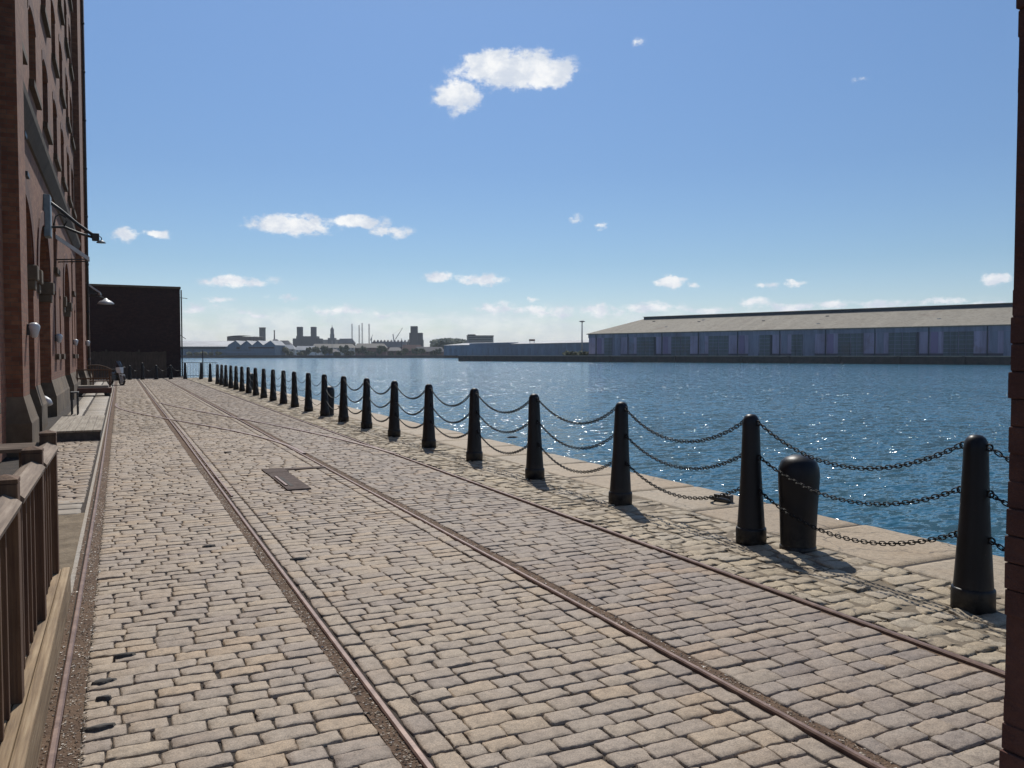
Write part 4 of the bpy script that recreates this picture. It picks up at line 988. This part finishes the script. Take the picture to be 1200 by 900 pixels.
for i,(px_,lab) in enumerate(((412.6,'leftmost of the four pale tall lattice legs over the far roofs'),(421,'second from left of the four pale lattice legs over the far roofs'),(424.5,'third from left and tallest of the four pale lattice legs'),(432.6,'rightmost of the four pale lattice legs, beside the small crane'))):
    t_=far('rig_leg',lab,'lattice leg',px_,1700,'pale lattice legs over the far roofs'); b=MB(); c=depth(px_,400,1700); zt=depth(px_,379.3-(.8 if i==2 else 0)+(1.5 if i==1 else 0),1700).z; r=1.25
    for k in range(3):
        a=k*2.094; b.tube([(c.x+r*math.cos(a),c.y+r*math.sin(a),1.3),(c.x+r*math.cos(a),c.y+r*math.sin(a),zt)],.36,4)
    z=3
    while z<zt-2.5:
        for k in range(3):
            a=k*2.094;a2=a+2.094; b.tube([(c.x+r*math.cos(a),c.y+r*math.sin(a),z),(c.x+r*math.cos(a2),c.y+r*math.sin(a2),z+2.5)],.2,3)
        z+=2.5
    fin(b,'lattice',K['mast'],t_)
def crane(lab,pm,ptop,pjib,D):
    t_=far('dock_crane',lab,'crane',pm[0],D,'dock cranes on the far shore'); a=depth(*pm,D);
    fin(MB().tube([(a.x,a.y,1.3),depth(*ptop,D)],[1.4,1.0],6),'mast',K['mast'],t_)
    j0=depth(*pjib[0],D); j1=depth(*pjib[1],D); fin(MB().tube([j0,j1],[.9,.45],5),'jib',K['mast'],t_)
    fin(MB().tube([depth(*ptop,D),j1],.15,3),'stay',K['mast'],t_)
crane('small pale crane at the foot of the rightmost lattice leg',(435,402),(435.5,396),((434,399),(437,392)),1650)
crane('pale luffing crane with a long raised jib left of the stepped tower',(464,402),(460.5,391.5),((463.5,397.5),(472,384)),1600)
t_=far('stepped_tower','dark stepped ventilation tower standing alone','vent tower',487,1500)
fin(fbox(MB(),478,495,398,1500,thick=22),'lower_block',K['dk'],t_); fin(fbox(MB(),479.5,494.5,390,1502,thick=17),'shoulder_block',K['dk'],t_); fin(fbox(MB(),481,488.8,382.2,1499,thick=12),'tower',K['dk'],t_)
# roofs of the town
ROOFS=[(318,327,397.5,402,1300,'redb','slate','dark red house roof beside the factory chimney'),(326,340,399,404,1250,'dk2','slate','low dark terrace left of the twin towers'),(330,345,404,409,1050,'pale','grey','small pale shed in the trees left of the twin towers'),
 (346,372,405.5,410,1000,'white','grey','white fronted low building below the twin towers'),(366,415,403,407.5,1050,'pale','tanr','long pale roofed shed below the domed town hall'),(396,415,396.8,402,1500,'dk2','slate','dark terrace right of the domed town hall'),
 (416,452,402.5,407.5,1000,'redb','tanr','tan hipped roof building below the lattice legs'),(440,477,400.5,407,1200,'redb','slate','long slate roofed terrace below the dock cranes'),(455,470,407,411,950,'redb','slate','low slate roofed house on the shore below the cranes'),
 (470,495,404,411,980,'redb','redb','red roofed houses below the stepped tower'),(486,520,406.5,412,960,'redb','slate','brown terrace right of the stepped tower'),(380,396,409,413,930,'teal','slate','small blue shed among the shore bushes')]
for p0,p1,py,pe,D,w,r,lab in ROOFS:
    t_=far('town_building',lab,'building',(p0+p1)/2,D,'low buildings of the far town'); fin(fbox(MB(),p0,p1,pe,D,thick=14),'wall',K[w],t_)
    a=depth(p0-.4,pe,D-.5);c=depth(p1+.4,pe,D-.5);e=depth(p0+2.2,py,D+7);f=depth(p1-2.2,py,D+7);g=SH*15; ga=a+g;gc=c+g
    fin(MB().add([a,c,f,e,ga,gc],[(0,1,2,3),(1,5,2),(5,4,3,2),(4,0,3)]),'roof',K[r],t_)
    n=max(2,int((p1-p0)/4))
    for i in range(n):
        x=p0+(i+.3)*(p1-p0)/n; fin(fbox(MB(),x,x+(p1-p0)/n*.4,pe+.8,D-.3,thick=.25,py_bot=pe+1.9),'window',K['win'],t_)
t_=far('warehouse_with_gables','distant long roof with a row of small gables below the crane','building',455,1400)
fin(fbox(MB(),436,478,400.8,1400,thick=14),'wall',K['dk2'],t_)
for x in range(437,478,4): fin(fgable(MB(),x,x+1.2,x+2.4,400.8,398.3,1400,12),'gable',K['slate'],t_)
for px_,pt,lab in ((389.3,399,'thin pale flagpole on the shore below the domed town hall'),(470.5,396.5,'dark thin post beside the stepped tower')):
    t_=far('flagpole',lab,'pole',px_,900); a=depth(px_,416,900); zt=depth(px_,pt,900).z; fin(MB().tube([(a.x,a.y,1.3),(a.x,a.y,zt)],.3,5),'pole',K['mast'] if px_<400 else K['dk'],t_)
t_=far('pale_office_block','pale grey flat roofed block above the blue shed','office block',563,1000)
fin(fbox(MB(),547,578,393.5,1000,thick=18),'wall',K['pale'],t_); fin(fbox(MB(),548,557,391.8,1003,thick=8,py_bot=393.6),'roof_plant',K['dk'],t_); fin(fbox(MB(),546.7,578.3,393.0,999,thick=20,py_bot=393.9),'parapet',K['slate'],t_)
for r_ in (395.2,397.2,399.2): fin(fbox(MB(),549,577,r_,999.4,thick=.5,py_bot=r_+.8),'window_band',K['win'],t_)
t_=thing('blue_shed','long low blue-grey shed with a pale roof left of the transit shed','shed',depth(600,416,760))
t_.location.z=ZL
b=MB(); A=depth(520,404,850);B=depth(694,404,640); A.z=B.z=(depth(600,403.2,745).z); nn=Vector((-(B-A).y,(B-A).x,0)).normalized()*-1
if nn.dot(SH)<0: nn=-nn
g=nn*45
b.hexa([(A.x,A.y,1.2),(B.x,B.y,1.2),(B.x+g.x,B.y+g.y,1.2),(A.x+g.x,A.y+g.y,1.2)],[tuple(A),tuple(B),tuple(B+g),tuple(A+g)]); fin(b,'wall',K['blue'],t_)
b=MB(); up_=Vector((0,0,2.4)); b.add([A-nn,B-nn,B+g*.5+up_,A+g*.5+up_,B+g,A+g],[(0,1,2,3),(3,2,4,5),(0,3,5),(1,4,2)]); fin(b,'roof',K['grey'],t_)
for i in range(24):
    b=MB(); f=(i+.2)/24; f2=(i+.65)/24; q0=A.lerp(B,f)-nn*.25; q1=A.lerp(B,f2)-nn*.25; b.hexa([(q0.x,q0.y,2),(q1.x,q1.y,2),(q1.x+nn.x*.2,q1.y+nn.y*.2,2),(q0.x+nn.x*.2,q0.y+nn.y*.2,2)],[(q0.x,q0.y,8),(q1.x,q1.y,8),(q1.x+nn.x*.2,q1.y+nn.y*.2,8),(q0.x+nn.x*.2,q0.y+nn.y*.2,8)]); fin(b,'door',K['teal'],t_)
q0=A.lerp(B,.22)-nn*.4;q1=A.lerp(B,.52)-nn*.4
b=MB(); b.hexa([(q0.x,q0.y,8.6),(q1.x,q1.y,8.6),(q1.x+nn.x*9,q1.y+nn.y*9,8.6),(q0.x+nn.x*9,q0.y+nn.y*9,8.6)],[(q0.x,q0.y,A.z+1.5),(q1.x,q1.y,A.z+1.5),(q1.x+nn.x*9,q1.y+nn.y*9,A.z+1.5),(q0.x+nn.x*9,q0.y+nn.y*9,A.z+1.5)]); fin(b,'gantry_roof',K['teal'],t_)
t_=far('roof_sign','small dark hoarding standing on the blue shed roof','hoarding',623.5,720); t_.location.z=depth(623,401.5,720).z
fin(fbox(MB(),620,627,397.5,720,thick=1,py_bot=399.8),'board',K['redb'],t_)
for x in (621,626):
    b=MB(); a=depth(x,399.8,721); b.tube([a,(a.x,a.y,A.z+.1)],.2,4); fin(b,'leg',K['dk'],t_)
t_=far('light_mast','slim floodlight mast at the left end of the transit shed','light mast',682,420); a=depth(682,416,420); zt=depth(682,377,420).z; t_.location.z=ZL
fin(MB().tube([(a.x,a.y,ZL),(a.x,a.y,zt)],[.45,.28],8),'mast',K['mast'],t_)
fin(MB().lathe([(.4,zt-.3),(1.5,zt),(1.5,zt+.3),(.3,zt+.6)],(a.x,a.y,0),10),'lamp_head',K['mast'],t_)

# ------------------------------------------------------------------ trees and bushes on the far shore
def leafmat(name,c1,c2,c3):
    t=NT(name); g=t.node('ShaderNodeNewGeometry'); t.color(t.ramp(g.outputs['Random Per Island'],[(0,c1),(.5,c2),(1,c3)])); t.rough(.8); return t.m
M['leaf']=leafmat('tree_leaves',(.035,.055,.02),(.065,.09,.035),(.11,.12,.05)); M['leaf2']=leafmat('spring_leaves',(.06,.075,.025),(.11,.12,.045),(.16,.15,.07)); M['bark']=flat('bark',(.07,.055,.04))
def crown(rng,w,h,z0,n=420,s=.9):
    b=MB(); lobes=[(rng.uniform(-.55,.55)*w,rng.uniform(-.5,.5)*w,z0+h*rng.uniform(.2,.85),rng.uniform(.25,.45)) for _ in range(9)]
    for i in range(n):
        lx,ly,lz,lr=rng.choice(lobes); d=Vector((rng.gauss(0,1),rng.gauss(0,1),rng.gauss(0,1))).normalized()*(lr*rng.random()**.4)
        c=Vector((lx+d.x*w,ly+d.y*w,max(z0,lz+d.z*h))); u=Vector((rng.gauss(0,1),rng.gauss(0,1),rng.gauss(0,1))).normalized(); v=u.orthogonal().normalized(); k=s*rng.uniform(.5,1.2)
        b.quad(c-u*k-v*k*.6,c+u*k-v*k*.6,c+u*k+v*k*.6,c-u*k+v*k*.6)
    return b
protos=[]
for i in range(4):
    rg=random.Random(i+3); w=4.2; h=6.5 if i<2 else 4; z0=2.2 if i<2 else .3
    root=bpy.data.objects.new('shore_tree' if i<2 else 'shore_bush',None); C.objects.link(root)
    crown(rg,w,h,z0).build('crown',M['leaf'] if i%2==0 else M['leaf2'],root)
    b=MB(); b.tube([(0,0,-.2),(.1,0,2),(.2,.1,4.5 if i<2 else 2.2)],[.32,.24,.1],7)
    for k in range(4): a=k*1.6; b.tube([(.1,0,2 if i<2 else .8),(1.5*math.cos(a),1.5*math.sin(a),(4.4 if i<2 else 2.2))],[.14,.05],5)
    b.build('trunk',M['bark'],root); protos.append(root)
spots=[]
NEAR=[('the saw-tooth shed',225,322,[2,3,3,2,3]),('the small pale shed',322,345,[0,1,2]),('the white fronted building',348,372,[3,2,0,1]),('the long pale shed',376,415,[0,1,2,0,3]),('the tan hipped roof',416,452,[1,0,3,2,0,1]),('the slate terrace',455,480,[2,3,1]),('the stepped tower',482,520,[0,1,2,0]),('the blue shed left end',508,548,[0,0,1,0,0])]
PL=['leftmost','second from left','third from left','fourth from left','fifth from left','sixth from left']
usedp=set()
for (where,p0,p1,kinds) in NEAR:
    for i,kd in enumerate(kinds):
        px_=p0+(p1-p0)*(i+.5+random.uniform(-.25,.25))/len(kinds); D=random.uniform(872,925) if where!='the blue shed left end' else 1050
        if where=='the saw-tooth shed': px_=222+i*8.5; D=868
        o=protos[kd] if kd not in usedp else copy_tree(protos[kd]); usedp.add(kd)
        p=depth(px_,416,D); sc=random.uniform(.75,1.15)*(1.9 if where=='the blue shed left end' else 1); 
        if where=='the saw-tooth shed': sc*=.8
        o.location=(p.x,p.y,1.3); o.scale=(sc*1.3,sc*1.3,sc); o.rotation_euler=(0,0,random.random()*6)
        kindw='bushy green tree' if kd<2 else 'low green bush'
        tag(o,'%s, %s in the shore clump by %s'%(kindw,PL[i],where),'tree' if kd<2 else 'bush','trees and bushes on the far shore')
for i,px_ in enumerate((664,672,680,687,694)):
    o=copy_tree(protos[2+i%2]); p=depth(px_,416,415); o.location=(p.x,p.y,ZL); o.scale=(.6,.6,.5); tag(o,'low green bush on the far quay, %s by the light mast'%PL[i],'bush','bushes by the light mast')
# wooded hill line, far off
b=MB(); rg=random.Random(5)
for i in range(900):
    px_=rg.uniform(505,552); p=depth(px_,416,1500+rg.uniform(-25,25)); top=depth(px_,397.2+3.5*abs((px_-527)/24)**2.2,1500).z; c=Vector((p.x,p.y,1.3+(top-1.3)*rg.random()**.5)); u=Vector((rg.gauss(0,1),rg.gauss(0,1),rg.gauss(0,1))).normalized(); v=u.orthogonal().normalized(); k=rg.uniform(1.2,2.8)
    b.quad(c-u*k-v*k,c+u*k-v*k,c+u*k+v*k,c-u*k+v*k)
tag(b.build('far_wood',M['leaf']),'dark distant wood on a rise behind the blue shed','wood',kind='stuff')

# ------------------------------------------------------------------ haze
t=bpy.data.materials.new('haze_air'); t.use_nodes=True; nt=t.node_tree; nt.nodes.clear()
ou=nt.nodes.new('ShaderNodeOutputMaterial'); pv=nt.nodes.new('ShaderNodeVolumePrincipled'); nt.links.new(pv.outputs[0],ou.inputs['Volume'])
pv.inputs['Color'].default_value=(.80,.88,.97,1); pv.inputs['Density'].default_value=.0001; pv.inputs['Anisotropy'].default_value=.2
USE_HAZE=True
if USE_HAZE:
    hz=MB().box(-4100,6100,-310,6100,-7,100).build('haze',t); tag(hz,'thin pale haze over the water and the far shore','haze',kind='stuff')
